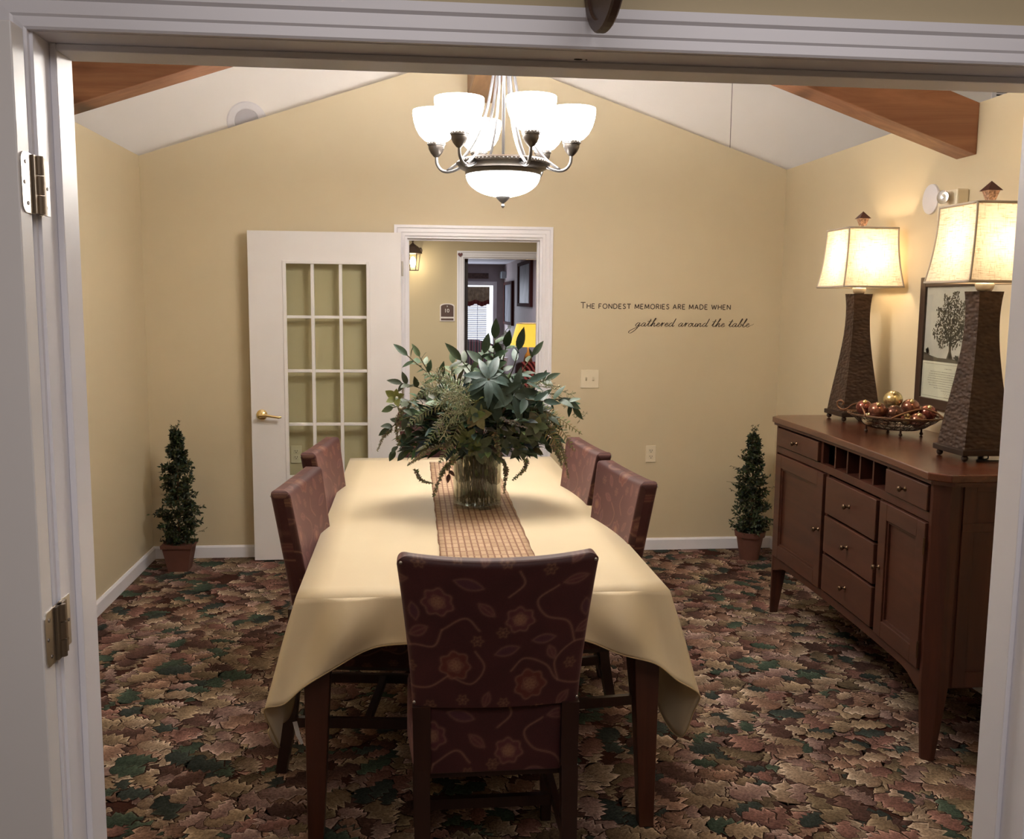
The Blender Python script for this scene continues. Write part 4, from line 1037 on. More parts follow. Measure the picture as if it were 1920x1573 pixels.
# wall quote: block capitals drawn with a light pen
CAP = {'T': ([[(0, 1), (.8, 1)], [(.4, 1), (.4, 0)]], .8), 'H': ([[(0, 1), (0, 0)], [(.7, 1), (.7, 0)], [(0, .52), (.7, .52)]], .7), 'E': ([[(.55, 1), (0, 1), (0, 0), (.58, 0)], [(0, .52), (.48, .52)]], .58),
 'F': ([[(.55, 1), (0, 1), (0, 0)], [(0, .52), (.45, .52)]], .52), 'O': ([[(.45+.45*math.sin(a), .5+.5*math.cos(a)) for a in np.linspace(0, 2*PI, 25)]], .9), 'N': ([[(0, 0), (0, 1), (.72, 0), (.72, 1)]], .72),
 'D': ([[(0, 0), (0, 1), (.3, 1), (.62, .85), (.75, .5), (.62, .15), (.3, 0), (0, 0)]], .75), 'S': ([[(.5, .84), (.4, .97), (.22, 1), (.05, .88), (.05, .68), (.2, .56), (.38, .47), (.52, .32), (.5, .12), (.3, 0), (.1, .03), (0, .17)]], .52),
 'M': ([[(0, 0), (.06, 1), (.44, .15), (.82, 1), (.88, 0)]], .88), 'R': ([[(0, 0), (0, 1), (.32, 1), (.52, .9), (.55, .73), (.46, .56), (.28, .5), (0, .5)], [(.28, .5), (.62, 0)]], .6),
 'I': ([[(0, 0), (0, 1)]], .0), 'A': ([[(0, 0), (.38, 1), (.76, 0)], [(.14, .36), (.62, .36)]], .76), 'W': ([[(0, 1), (.28, 0), (.55, .9), (.82, 0), (1.1, 1)]], 1.1)}
def ribbon(m, pts, w_, y):
    """flat pen stroke in the xz plane"""
    P = [np.array(p, float) for p in pts]; L = []; R = []
    for i, p in enumerate(P):
        a = P[max(0, i-1)]; b_ = P[min(len(P)-1, i+1)]; d = b_-a; d = d/(np.hypot(*d)+1e-9); n_ = np.array([-d[1], d[0]])
        ww = w_(d) if callable(w_) else w_
        L.append(p+n_*ww/2); R.append(p-n_*ww/2)
    vs = [(q[0], y, q[1]) for q in L]+[(q[0], y, q[1]) for q in R]; k = len(P)
    m.add(vs, [(i, i+1, k+i+1, k+i) for i in range(k-1)])
def caps_line(text, x0, x1, zb, h, big, y):
    segs = []; x = 0; sp = 0.34; first = True
    for wi, w_ in enumerate(text.split(' ')):
        for c_ in w_:
            H_ = big if first else h; first = False
            st, adv = CAP[c_]; segs.append((wi, x, H_, st)); x += adv*H_+sp*h
        x += 0.55*h
    k = (x1-x0)/(x-0.55*h-sp*h); out = {}
    for wi, xx, H_, st in segs:
        m = out.setdefault(wi, MB())
        for s_ in st:
            P = [(x0+(xx+a*H_)*k, zb+b_*H_) for a, b_ in s_]
            for i in range(len(P)-1): ribbon(m, [P[i], P[i+1]], 0.0054, y)
    return out
INK = plain('decal_ink', (0.055, 0.035, 0.025), 0.6)
q1 = thing('wall_lettering', 'small dark capital letters THE FONDEST MEMORIES ARE MADE WHEN, upper line of the wall quote', 'lettering', (1.56, D, 1.60))
for m in caps_line('THE FONDEST MEMORIES ARE MADE WHEN', 1.070, 2.053, 1.588, 0.0295, 0.0375, D-0.0012).values(): m.build('lettered_word', INK, q1, fixn=False)
CUR_ = {
 'a': ([[(1.0,.85),(.6,1.0),(.15,.55),(.2,.05),(.6,.1),(1.0,.8)],[(1.0,.95),(.92,.2),(1.12,.0),(1.5,.35)]], 1.5),
 'g': ([[(1.0,.85),(.6,1.0),(.15,.55),(.2,.05),(.6,.1),(1.0,.8)],[(1.05,1.0),(.85,-.1),(.45,-.9),(-.4,-1.75),(-1.0,-1.8),(-1.05,-1.35),(-.3,-.75),(.7,-.2),(1.5,.35)]], 1.5),
 't': ([[(0,.3),(.35,1.1),(.6,2.0),(.35,.6),(.4,.05),(.75,.1),(1.0,.35)],[(-.15,1.35),(.9,1.5)]], 1.0),
 'h': ([[(0,.3),(.5,1.3),(.8,2.1),(.62,2.2),(.35,1.2),(.15,0),(.5,.75),(.85,.95),(.85,.3),(1.0,.0),(1.4,.35)]], 1.4),
 'e': ([[(0,.35),(.5,.5),(.75,.8),(.5,1.0),(.2,.6),(.25,.1),(.6,.0),(1.1,.35)]], 1.1),
 'r': ([[(0,.35),(.3,1.05),(.38,.8),(.3,0),(.45,.55),(.75,.98),(1.0,.85)]], 1.05),
 'd': ([[(1.0,.85),(.6,1.0),(.15,.55),(.2,.05),(.6,.1),(1.05,.8),(1.35,2.2),(1.02,.6),(1.1,.0),(1.5,.3)]], 1.6),
 'o': ([[(.65,1.0),(.2,.65),(.2,.1),(.6,.0),(.9,.5),(.65,1.0),(.75,.8),(1.2,.95)]], 1.15),
 'u': ([[(0,.9),(.0,.3),(.25,.0),(.6,.3),(.85,.95)],[(.85,.95),(.75,.2),(.95,0),(1.3,.4)]], 1.25),
 'n': ([[(0,.9),(.1,0)],[(.1,0),(.4,.8),(.75,.9),(.75,.2),(.9,0),(1.3,.35)]], 1.3),
 'b': ([[(0,.3),(.45,1.3),(.7,2.1),(.5,2.2),(.25,1.0),(.15,.15),(.5,.0),(.85,.4),(.6,.85),(.75,.75),(1.1,.75)]], 1.1),
 'l': ([[(0,.3),(.5,1.3),(.75,2.1),(.55,2.2),(.25,.8),(.3,.05),(.6,.0),(1.0,.35)]], .95)}
def script_line(text, x0, x1, zb, h, y):
    x = 0; segs = []; wi = 0
    for c_ in text:
        if c_ == ' ': x += 0.9; wi += 1; continue
        st, adv = CUR_[c_]; segs.append((wi, x, st)); x += adv
    k = (x1-x0)/x/h; out = {}
    for wi, xx, st in segs:
        m = out.setdefault(wi, MB())
        for s_ in st:
            P = catmull([(x0+(xx+a)*h*k+b_*h*0.32, zb+b_*h) for a, b_ in s_], 7)
            ribbon(m, P, lambda d: 0.0018+0.0032*abs(d[0]*-0.35-d[1]*0.94)**1.5, y)
    return out
q2 = thing('wall_lettering', 'slanted handwritten words gathered around the table, lower line of the wall quote', 'lettering', (1.8, D, 1.49))
sl = script_line('gathered around the table', 1.425, 2.185, 1.476, 0.0235, D-0.0012)
ribbon(sl[3], catmull([(2.185, 1.484), (2.205, 1.490), (2.214, 1.498)], 5), 0.002, D-0.0012)
for m in sl.values(): m.build('lettered_word', INK, q2, fixn=False)

def plate(name, x0, x1, z0, z1, label, cat, kind):
    t = thing(name, label, cat, ((x0+x1)/2, D, (z0+z1)/2))
    MB().box(x0, x1, D-0.006, D-0.0005, z0, z1).build('wall_plate', IVORY, t, bevel=0.003)
    cx = (x0+x1)/2; cz = (z0+z1)/2
    if kind == 'switch':
        for s in (-1, 1):
            m = MB(); m.prism([(cx+s*0.023-0.005, D-0.006, cz-0.012), (cx+s*0.023-0.005, D-0.006, cz+0.012), (cx+s*0.023-0.005, D-0.016, cz+(0.010 if s < 0 else -0.006)), (cx+s*0.023-0.005, D-0.014, cz+(0.0 if s < 0 else -0.010))], (0.010, 0, 0)); m.build('toggle', plain('toggle_ivory', (0.5, 0.42, 0.28), 0.4), t)
    else:
        for s in (-1, 1):
            rc = MB().box(cx-0.016, cx+0.016, D-0.008, D-0.006, cz+s*0.0195-0.014, cz+s*0.0195+0.014).build('receptacle', plain('receptacle_face', (0.74, 0.66, 0.50), 0.4), t, bevel=0.003)
            m = MB(); z = cz+s*0.0195
            m.box(cx-0.008, cx-0.0055, D-0.0085, D-0.008, z-0.001, z+0.009); m.box(cx+0.0055, cx+0.008, D-0.0085, D-0.008, z-0.001, z+0.008); m.lathe([(0.003, 0), (0.003, 0.0005)], (cx, D-0.008, z-0.007), 8, 0, Matrix.Rotation(PI/2, 3, 'X'))
            m.build('slots', BLACK, rc)
    return t
plate('light_switch', 1.076, 1.196, 1.078, 1.196, 'ivory double light switch plate on the back wall right of the doorway', 'light switch', 'switch')
plate('power_outlet', 1.518, 1.586, 0.590, 0.702, 'ivory wall outlet low on the back wall, right of the chairs', 'outlet', 'outlet')
plate('power_outlet', -0.762, -0.694, 0.604, 0.716, 'ivory wall outlet seen through the glass of the open door', 'outlet', 'outlet')

# right wall fittings
Mx = Matrix.Rotation(-PI/2, 3, 'Y')
m = MB(); m.lathe([(0.0001, 0.012), (0.062, 0.012), (0.068, 0.009), (0.069, 0.0)], (XR, 4.286, 2.113), 40, 0, Mx, close=False)
tag(sharp(m.build('wall_cover_disc', WHITEP, org=(XR, 4.286, 2.113)), 0.5), 'flat white round cover plate on the right wall above the bowl', 'cover plate')
el = thing('emergency_light', 'ivory emergency light with a clear lamp head on the right wall behind the near lamp', 'emergency light', (XR, 4.06, 2.08))
MB().box(XR-0.055, XR, 3.985, 4.14, 2.000, 2.128).build('housing', IVORY, el, bevel=0.006)
m = MB(); m.lathe([(0.012, 0), (0.014, 0.012), (0.026, 0.026), (0.030, 0.042), (0.027, 0.043), (0.0001, 0.038)], (XR-0.054, 4.05, 2.095), 20, 0, Matrix.Rotation(-PI/2, 3, 'Y') @ Matrix.Rotation(0.4, 3, 'X'))
sharp(m.build('lamp_head', plain('chromed_lamp_head', (0.85, 0.83, 0.8), 0.12, 0.9), el), 0.6)
m = MB(); m.box(XR-0.0565, XR-0.055, 4.085, 4.10, 2.045, 2.052); m.box(XR-0.0565, XR-0.055, 4.085, 4.092, 2.03, 2.038); m.build('indicator', BLACK, el)

# framed tree picture
fy0, fy1, fz0, fz1 = 3.775, 4.298, 1.158, 1.755; FX = XR
pf = thing('picture_frame', 'dark brown framed print of a leafy tree with a text panel on the right wall', 'picture', (FX, (fy0+fy1)/2, (fz0+fz1)/2))
FR = plain('frame_dark', (0.050, 0.026, 0.017), 0.35); fw = 0.045
m = MB(); m.box(FX-0.024, FX-0.001, fy0, fy0+fw, fz0, fz1); m.box(FX-0.024, FX-0.001, fy1-fw, fy1, fz0, fz1); m.box(FX-0.024, FX-0.001, fy0+fw, fy1-fw, fz0, fz0+fw); m.box(FX-0.024, FX-0.001, fy0+fw, fy1-fw, fz1-fw, fz1)
m.build('frame', FR, pf, bevel=0.003)
iy0, iy1, iz0, iz1 = fy0+fw, fy1-fw, fz0+fw, fz1-fw
zs = 1.372
PG = plain('print_grey', (0.66, 0.60, 0.58), 0.5, var=0.12, vs=4); PC = plain('print_card', (0.82, 0.77, 0.69), 0.5); PD = plain('print_dark', (0.10, 0.075, 0.06), 0.6, var=0.2, vs=40)
pr = MB().box(FX-0.012, FX-0.004, iy0, iy1, zs, iz1).build('print', PG, pf)
cardp = MB().box(FX-0.014, FX-0.004, iy0, iy1, iz0, zs).build('text_card', PC, pf)
# y decreases to the right in the picture
cyT = 4.036
def pt(u, v): return (cyT-u, zs+v)
rng = np.random.RandomState(11); m = MB()
PX = FX-0.0125
def blob(cy, cz, r, n=7, x=PX):
    a0 = rng.uniform(0, 6); pts = [(x, cy+r*rng.uniform(.6, 1.1)*math.cos(a0+2*PI*i/n), cz+r*rng.uniform(.6, 1.1)*math.sin(a0+2*PI*i/n)) for i in range(n)]
    m.add(pts, [tuple(range(n))])
cnt = 0
while cnt < 1500:
    u, v = rng.uniform(-0.155, 0.155), rng.uniform(0.06, 0.315)
    e = math.hypot(u/0.145, (v-0.16)/0.10) if v < 0.16 else math.hypot(u/(0.145*(1-(v-0.16)*1.6)), (v-0.16)/0.155)
    e += 0.16*math.sin(u*60)*math.cos(v*50)
    if e > 1.0 or (e > 0.55 and rng.rand() < 0.45*e): continue
    y, z = pt(u, v)
    if iy0+.004 < y < iy1-.004 and z < iz1-.006: blob(y, z, rng.uniform(0.003, 0.0062)); cnt += 1
for u0, v0, u1, v1, w0 in ((0, 0.02, 0, 0.14, 0.011), (0, 0.09, -0.06, 0.17, 0.005), (0, 0.10, 0.07, 0.16, 0.005), (0, 0.12, 0.02, 0.24, 0.006), (0, 0.08, 0.09, 0.115, 0.004)):
    y0, z0 = pt(u0, v0); y1, z1 = pt(u1, v1); d = np.array([y1-y0, z1-z0]); d /= np.hypot(*d); n_ = np.array([-d[1], d[0]])*w0
    m.add([(PX, y0+n_[0], z0+n_[1]), (PX, y0-n_[0], z0-n_[1]), (PX, y1-n_[0]*.5, z1-n_[1]*.5), (PX, y1+n_[0]*.5, z1+n_[1]*.5)], [(0, 1, 2, 3)])
# trunk flare and ground
m.add([(PX, cyT+0.026, zs+0.016), (PX, cyT-0.026, zs+0.016), (PX, cyT-0.010, zs+0.05), (PX, cyT+0.010, zs+0.05)], [(0, 1, 2, 3)])
gpts = [(PX, iy1, zs+0.040), (PX, iy1-0.06, zs+0.026), (PX, iy1-0.12, zs+0.018), (PX, (iy0+iy1)/2, zs+0.018), (PX, iy0, zs+0.016), (PX, iy0, zs+0.0005), (PX, iy1, zs+0.0005)]
m.add(gpts, [tuple(range(len(gpts)))])
for _ in range(30): blob(iy1-0.03+rng.normal(0, .008), zs+0.045+rng.normal(0, .007), 0.006)
for _ in range(25): blob(cyT-0.055+rng.normal(0, .008), zs+0.024+rng.normal(0, .005), 0.006)
m.build('tree_silhouette', PD, pr, fixn=False)
m = MB(); PX2 = FX-0.0145
def hl(y0, y1, z, w_=0.0012): m.add([(PX2, y0, z-w_/2), (PX2, y1, z-w_/2), (PX2, y1, z+w_/2), (PX2, y0, z+w_/2)], [(0, 1, 2, 3)])
b_ = 0.010
hl(iy0+b_, iy1-b_, iz0+b_); hl(iy0+b_, iy1-b_, zs-b_)
for y in (iy0+b_, iy1-b_): m.add([(PX2, y-0.0006, iz0+b_), (PX2, y+0.0006, iz0+b_), (PX2, y+0.0006, zs-b_), (PX2, y-0.0006, zs-b_)], [(0, 1, 2, 3)])
lines = [(0.030, 0.030), (0.046, 0.145), (0.0565, 0.155), (0.067, 0.160), (0.0775, 0.165), (0.088, 0.165), (0.0985, 0.160), (0.109, 0.15), (0.1195, 0.11), (0.130, 0.05), (0.158, 0.02)]
for dz, hw in lines:
    y = cyT+hw
    while y > cyT-hw:
        L = rng.uniform(0.005, 0.017)
        yy = y
        while yy > y-L: 
            h = rng.uniform(0.0016, 0.0034); z = zs-dz; m.add([(PX2, yy, z), (PX2, yy-0.0013, z), (PX2, yy-0.0013, z+h), (PX2, yy, z+h)], [(0, 1, 2, 3)]); yy -= 0.0022
        y -= L+0.004
P = catmull([(cyT+0.03, zs-0.142), (cyT+0.022, zs-0.136), (cyT+0.016, zs-0.146), (cyT+0.008, zs-0.135), (cyT, zs-0.147), (cyT-0.010, zs-0.139), (cyT-0.030, zs-0.144)], 6)
for a, b_ in zip(P[:-1], P[1:]): m.add([(PX2, a[0], a[1]-.0005), (PX2, b_[0], b_[1]-.0005), (PX2, b_[0], b_[1]+.0005), (PX2, a[0], a[1]+.0005)], [(0, 1, 2, 3)])
m.build('printed_text', plain('print_ink', (0.09, 0.06, 0.05), 0.7), cardp, fixn=False)
MB().box(FX-0.0185, FX-0.017, iy0, iy1, iz0, iz1).build('glass', GLASS, pf)

# ---------------------------------------------------------------- foliage helpers
def leaf_geo(m, base, d, n_, L, W, col, bend=0.3, fold=0.25, seg=6, edge=None):
    """pointed leaf from base along d, face normal n_, drooping by bend"""
    d = Vector(d).normalized(); n_ = Vector(n_); n_ = (n_-d*n_.dot(d)); n_ = n_.normalized() if n_.length > 1e-4 else d.orthogonal().normalized()
    s = d.cross(n_); vs = []; fs = []; cs = []
    for i in range(seg+1):
        t = i/seg; a = bend*t
        c = Vector(base)+d*(L*t*math.cos(a*0.5))-n_*(L*t*math.sin(a*0.5))
        w_ = W/2*(math.sin(PI*min(1, t*0.97+0.03)**0.8)**0.9 if 0 < i < seg else (0.12 if i == 0 else 0.01))
        vs += [tuple(c+s*w_+n_*w_*fold), tuple(c), tuple(c-s*w_+n_*w_*fold)]
        k = 1+0.10*(t-0.5); e = edge or tuple(q*1.08 for q in col)
        cs += [tuple(q*k for q in e), tuple(q*0.85*k for q in col), tuple(q*k for q in e)]
    for i in range(seg):
        a = i*3; fs += [(a, a+1, a+4, a+3), (a+1, a+2, a+5, a+4)]
    m.add(vs, fs, 0, cs)
def stem_geo(m, pts, r, col=(0.10, 0.09, 0.04)):
    n0 = len(m.v); m.tube(pts, r, 5); k = len(m.v)-n0
    if len(m.c) < len(m.v): m.c.extend([col]*(len(m.v)-len(m.c)))
    else: m.c[n0:] = [col]*k
LEAFM = vcol('leaf_surface', 0.48, nscale=60, namt=0.2, bmp=0.1, spec=0.4)
def rv(rng): 
    v = Vector(rng.normal(size=3)); return v.normalized()

# ---------------------------------------------------------------- vase and greenery
VX, VY = 0.268, 3.915
def vase_glass():
    m_, n, b = nt('vase_glass'); tr = n.nodes.new('ShaderNodeBsdfTransparent'); tr.inputs[0].default_value = (0.86, 0.88, 0.82, 1)
    gl = n.nodes.new('ShaderNodeBsdfGlossy'); gl.inputs['Roughness'].default_value = 0.05
    lw = n.nodes.new('ShaderNodeLayerWeight'); lw.inputs['Blend'].default_value = 0.35
    mp = n.nodes.new('ShaderNodeMath'); mp.operation = 'MULTIPLY'; mp.inputs[1].default_value = 0.55; n.links.new(lw.outputs['Facing'], mp.inputs[0])
    ad = n.nodes.new('ShaderNodeMath'); ad.operation = 'ADD'; ad.inputs[1].default_value = 0.05; n.links.new(mp.outputs[0], ad.inputs[0])
    mx = n.nodes.new('ShaderNodeMixShader'); n.links.new(ad.outputs[0], mx.inputs[0]); n.links.new(tr.outputs[0], mx.inputs[1]); n.links.new(gl.outputs[0], mx.inputs[2])
    n.links.new(mx.outputs[0], n.nodes['Material Output'].inputs[0]); return m_
vs_ = thing('glass_vase', 'clear cylindrical glass vase of greenery stems standing on the runner', 'vase', (VX, VY, TZ+0.005))
m = MB(); R0 = 0.100; z0 = TZ+0.005
m.lathe([(0.0001, z0), (R0-0.004, z0), (R0, z0+0.006), (R0, z0+0.235), (R0-0.002, z0+0.238), (R0-0.005, z0+0.235), (R0-0.005, z0+0.016), (0.0001, z0+0.014)], (VX, VY, 0), 48)
sharp(m.build('vase_body', vase_glass(), vs_), 0.8)

def greenery():
    rng = np.random.RandomState(21)
    C0 = Vector((VX, VY, TZ+0.26))
    root = thing('greenery_arrangement', 'large mixed arrangement of artificial leaves and fern sprays spilling from the glass vase', 'plant arrangement', (VX, VY, TZ+0.02))
    blue = (0.050, 0.092, 0.074); deep = (0.048, 0.085, 0.045); mid = (0.105, 0.150, 0.072); lime = (0.26, 0.29, 0.09); pale = (0.26, 0.30, 0.17); sage = (0.16, 0.21, 0.12); brown = (0.12, 0.075, 0.04)
    def W(px, py, dep=0.0):
        """helper: place a point by its bearing around the vase: metres right / up of vase top centre, and depth"""
        return Vector((VX+(px-895)*0.002155, VY+dep, 1.208+(760-py)*0.002155))
    # stems crowded inside the vase
    m = MB(); m.c = []
    for k in range(70):
        a, r = rng.uniform(0, 2*PI), 0.085*math.sqrt(rng.rand()); a2, r2 = a+rng.normal(0, .8), 0.088*math.sqrt(rng.rand())
        p0 = (VX+r*math.cos(a), VY+r*math.sin(a), TZ+0.026); p1 = (VX+r2*math.cos(a2), VY+r2*math.sin(a2), TZ+0.27)
        mid_ = tuple((q+w_)/2+rng.normal(0, .008) for q, w_ in zip(p0, p1))
        g = rng.uniform(0.7, 1.3); stem_geo(m, [p0, mid_, p1], 0.0028, tuple(q*g for q in (0.055, 0.062, 0.026)))
    for k in range(150):
        a, r = rng.uniform(0, 2*PI), 0.088*math.sqrt(rng.rand()); z = TZ+rng.uniform(0.03, 0.24); b = (VX+r*math.cos(a), VY+r*math.sin(a), z)
        d = Vector((rng.normal()*.25, rng.normal()*.25, 1)); L = rng.uniform(.03, .05)
        leaf_geo(m, b, d, rv(rng), L, 0.014, tuple(q*rng.uniform(.6, 1.2) for q in (mid if rng.rand() < .6 else brown)), 0.1)
    m.v = [(VX+(x-VX)*min(1, 0.093/max(1e-6, math.hypot(x-VX, y-VY))), VY+(y-VY)*min(1, 0.093/max(1e-6, math.hypot(x-VX, y-VY))), z) for x, y, z in m.v]
    m.build('stem_bundle', LEAFM, root, fixn=False)

    def laurel(path, nl, L, Wd, col, spread=0.9, tip=True, edge=None, droop=0.3):
        """branch with paired leaves along a path"""
        m = MB(); m.c = []
        P = catmull(path, 6); stem_geo(m, P, 0.0022)
        n = len(P)
        for k in range(nl):
            t = 0.18+0.82*k/max(1, nl-1); i = min(n-2, int(t*(n-1))); p = Vector(P[i]); d = (Vector(P[i+1])-Vector(P[i])).normalized()
            a = k*2.4+rng.uniform(-.4, .4); o1 = d.orthogonal().normalized(); o2 = d.cross(o1); sd = o1*math.cos(a)+o2*math.sin(a)
            ld = (d*(1-spread*0.55)+sd*spread).normalized(); sc = rng.uniform(.75, 1.1)*(1-.25*t)
            g = rng.uniform(.8, 1.25)
            leaf_geo(m, p, ld, Vector((-.05, -.7, 1))+0.4*rv(rng), L*sc, Wd*sc, tuple(q*g for q in col), droop, 0.18, 7, edge)
        if tip: leaf_geo(m, P[-1], Vector(P[-1])-Vector(P[-2]), Vector((0, -1, .6)), L*.85, Wd*.8, col, 0.1)
        return m.build('leaf_branch', LEAFM, root, smooth=True, fixn=False)
    def fern(path, L, col, n=34, wid=0.0055):
        m = MB(); m.c = []; P = catmull(path, 8); stem_geo(m, P, 0.0014, tuple(q*.8 for q in col)); N = len(P)
        for k in range(n):
            t = 0.12+0.88*k/n; i = min(N-2, int(t*(N-1))); p = Vector(P[i]); d = (Vector(P[i+1])-p).normalized()
            nn = Vector((0.1, -1, .5)); s = d.cross(nn).normalized()
            for sg in (-1, 1):
                ll = L*(math.sin(PI*(0.12+0.85*t))**0.7)*rng.uniform(.85, 1.1)
                leaf_geo(m, p, s*sg+d*0.55+0.12*rv(rng), nn, ll, wid, tuple(q*rng.uniform(.8, 1.2) for q in col), 0.5, 0.1, 3)
        return m.build('fern_frond', LEAFM, root, fixn=False)
    def catkin(path, col, r=0.008):
        m = MB(); m.c = []; P = catmull(path, 14); stem_geo(m, P, 0.0012, col); N = len(P)
        for i in range(2, N):
            p = Vector(P[i]); tt = i/N
            for q in range(9):
                v = rv(rng); rr = r*1.25*(1.15-0.6*tt)
                leaf_geo(m, p, v, rv(rng), rr*rng.uniform(.8, 1.3), rr*.5, tuple(c*rng.uniform(.7, 1.35) for c in col), 0.3, 0.2, 2)
        return m.build('catkin_strand', LEAFM, root, fixn=False)
    def rosette(c, d, r, col, n=7):
        m = MB(); m.c = []; d = Vector(d).normalized(); o1 = d.orthogonal().normalized(); o2 = d.cross(o1)
        for ring, (k, sp_, sc) in enumerate(((n, 1.0, 1.0), (n-2, 0.55, 0.75))):
            for i in range(k):
                a = 2*PI*i/k+ring*.5+rng.uniform(-.2, .2); s = o1*math.cos(a)+o2*math.sin(a)
                leaf_geo(m, Vector(c), s*sp_+d*(1.15-sp_), d, r*sc*rng.uniform(.85, 1.1), r*.62*sc, tuple(q*rng.uniform(.8, 1.2) for q in col), 0.35, 0.15, 6)
        return m.build('leaf_rosette', LEAFM, root, smooth=True, fixn=False)
    def sprayf(path, col, n=50, L=0.02):
        """airy twiggy spray"""
        m = MB(); m.c = []; P = catmull(path, 8); stem_geo(m, P, 0.0015, tuple(q*.7 for q in col)); N = len(P)
        for k in range(n):
            t = 0.15+0.85*rng.rand(); i = min(N-2, int(t*(N-1))); p = Vector(P[i]); d = (Vector(P[i+1])-p).normalized()
            a = p+(d*.8+rv(rng)).normalized()*L*rng.uniform(.8, 2.0); stem_geo(m, [p, (p+a)/2+0.003*rv(rng), a], 0.0009, col)
            for q in range(3):
                b = p+(a-p)*rng.uniform(.4, 1); leaf_geo(m, b, (a-p).normalized()+0.9*rv(rng), rv(rng), L*rng.uniform(.4, .8), 0.0036, tuple(c*rng.uniform(.8, 1.2) for c in col), 0.2, 0.1, 2)
        return m.build('twig_spray', LEAFM, root, fixn=False)
    b0 = C0+Vector((0, 0, -0.02))
    V3 = lambda *a: Vector(a)
    def whorl(c, d, L, Wd, n, col, lift=0.35, edge=None, droop=0.45):
        """long pointed leaves radiating from one node"""
        m = MB(); m.c = []; d = Vector(d).normalized(); o1 = d.orthogonal().normalized(); o2 = d.cross(o1)
        for i in range(n):
            a = 2*PI*i/n+rng.uniform(-.25, .25); s = o1*math.cos(a)+o2*math.sin(a); g = rng.uniform(.75, 1.25); sc = rng.uniform(.75, 1.1)
            leaf_geo(m, Vector(c)+s*.006, s+d*lift*rng.uniform(.2, 1.6), d, L*sc, Wd*sc, tuple(q*g for q in col), droop*rng.uniform(.5, 1.5), 0.22, 8, edge)
        return m.build('leaf_whorl', LEAFM, root, smooth=True, fixn=False)
    # dark blue-green laurel whorl facing the viewer
    whorl(W(908, 706, -0.20), (0.05, -1, 0.7), 0.125, 0.040, 9, (0.040, 0.078, 0.070), 0.15, (0.070, 0.118, 0.108), 1.0)
    whorl(W(914, 735, -0.18), (0.1, -1, 0.1), 0.125, 0.042, 7, blue, 0.3)
    whorl(W(955, 735, -0.16), (0.4, -1, 0.4), 0.115, 0.038, 7, (0.045, 0.075, 0.06), 0.4)
    laurel([b0, W(905, 790, -.08), W(908, 712, -.20)], 6, 0.085, 0.032, blue, tip=False)
    # upright branches
    laurel([b0, W(915, 740, .02), W(925, 690, .03), W(928, 636, .02)], 14, 0.100, 0.046, deep, 0.8)
    laurel([b0, W(895, 730, .0), W(878, 695, -.03), W(862, 676, -.04)], 10, 0.115, 0.044, (0.05, 0.075, 0.035))
    laurel([b0, W(905, 730, -.05), W(900, 690, -.06), W(905, 662, -.06)], 9, 0.10, 0.044, (0.05, 0.085, 0.05))
    laurel([b0, W(930, 725, .06), W(945, 700, .06), W(940, 675, .05)], 9, 0.095, 0.042, (0.04, 0.07, 0.04))
    laurel([b0, W(935, 720, .05), W(945, 680, .05), W(950, 652, .03)], 3, 0.09, 0.046, deep, 0.7)
    laurel([b0, W(940, 740, -.02), W(960, 690, -.06), W(968, 655, -.08)], 5, 0.115, 0.044, blue, 0.8)
    laurel([b0, W(950, 735, -.10), W(985, 712, -.14)], 8, 0.115, 0.042, blue, 0.8)
    laurel([b0, W(960, 740, .0), W(985, 690, .0), W(1000, 668, .0)], 5, 0.09, 0.034, (0.05, 0.075, 0.04), 0.9)
    # left upper sprig
    laurel([b0, W(850, 740, -.02), W(800, 700, -.03), W(762, 668, -.02)], 15, 0.088, 0.036, deep, 0.95)
    laurel([b0, W(840, 745, .03), W(805, 705, .05), W(785, 672, .05)], 11, 0.075, 0.030, mid, 0.9)
    laurel([b0, W(850, 725, .04), W(848, 685, .06)], 9, 0.08, 0.036, sage, 0.8)
    laurel([b0, W(830, 750, -.06), W(780, 725, -.08), W(752, 718, -.08)], 11, 0.075, 0.032, (0.05, 0.065, 0.035), 0.9)
    # left side and lower left
    laurel([b0, W(830, 770, -.03), W(770, 755, -.05), W(735, 765, -.04)], 12, 0.062, 0.036, mid, 0.9)
    laurel([b0, W(820, 790, -.05), W(765, 800, -.07), W(738, 845, -.06)], 14, 0.062, 0.034, (0.055, 0.085, 0.045), 0.9, droop=0.6)
    laurel([b0, W(830, 800, -.02), W(790, 815, -.03), W(758, 850, -.02)], 11, 0.065, 0.036, (0.06, 0.09, 0.06), 0.9, droop=0.7)
    laurel([b0, W(815, 780, -.10), W(765, 778, -.13), W(728, 800, -.12)], 12, 0.062, 0.032, (0.05, 0.07, 0.035), 0.9, droop=0.6)
    whorl(W(742, 745, -.08), (-.4, -.9, .3), 0.045, 0.030, 5, lime, 0.8)
    # front rosettes
    rosette(W(886, 770, -.21), (-.05, -1, 0.15), 0.066, (0.19, 0.21, 0.10), 5)
    whorl(W(884, 748, -.19), (-.1, -.5, 1), 0.055, 0.034, 4, lime, 1.2)
    rosette(W(998, 792, -.16), (.3, -1, 0.1), 0.070, (0.125, 0.15, 0.085), 6)
    whorl(W(870, 815, -.18), (-.1, -1, -.2), 0.062, 0.034, 6, (0.12, 0.15, 0.05), 0.5)
    whorl(W(892, 832, -.16), (0, -1, -.4), 0.075, 0.042, 6, (0.085, 0.11, 0.07), 0.4)
    whorl(W(940, 815, -.16), (.1, -1, -.2), 0.070, 0.034, 6, (0.07, 0.09, 0.05), 0.5)
    whorl(W(975, 828, -.15), (.2, -1, -.2), 0.075, 0.038, 6, (0.06, 0.08, 0.045), 0.4)
    # right side branches
    laurel([b0, W(960, 775, -.06), W(1010, 750, -.08), W(1060, 752, -.06), W(1075, 765, -.05)], 15, 0.088, 0.034, deep, 0.85)
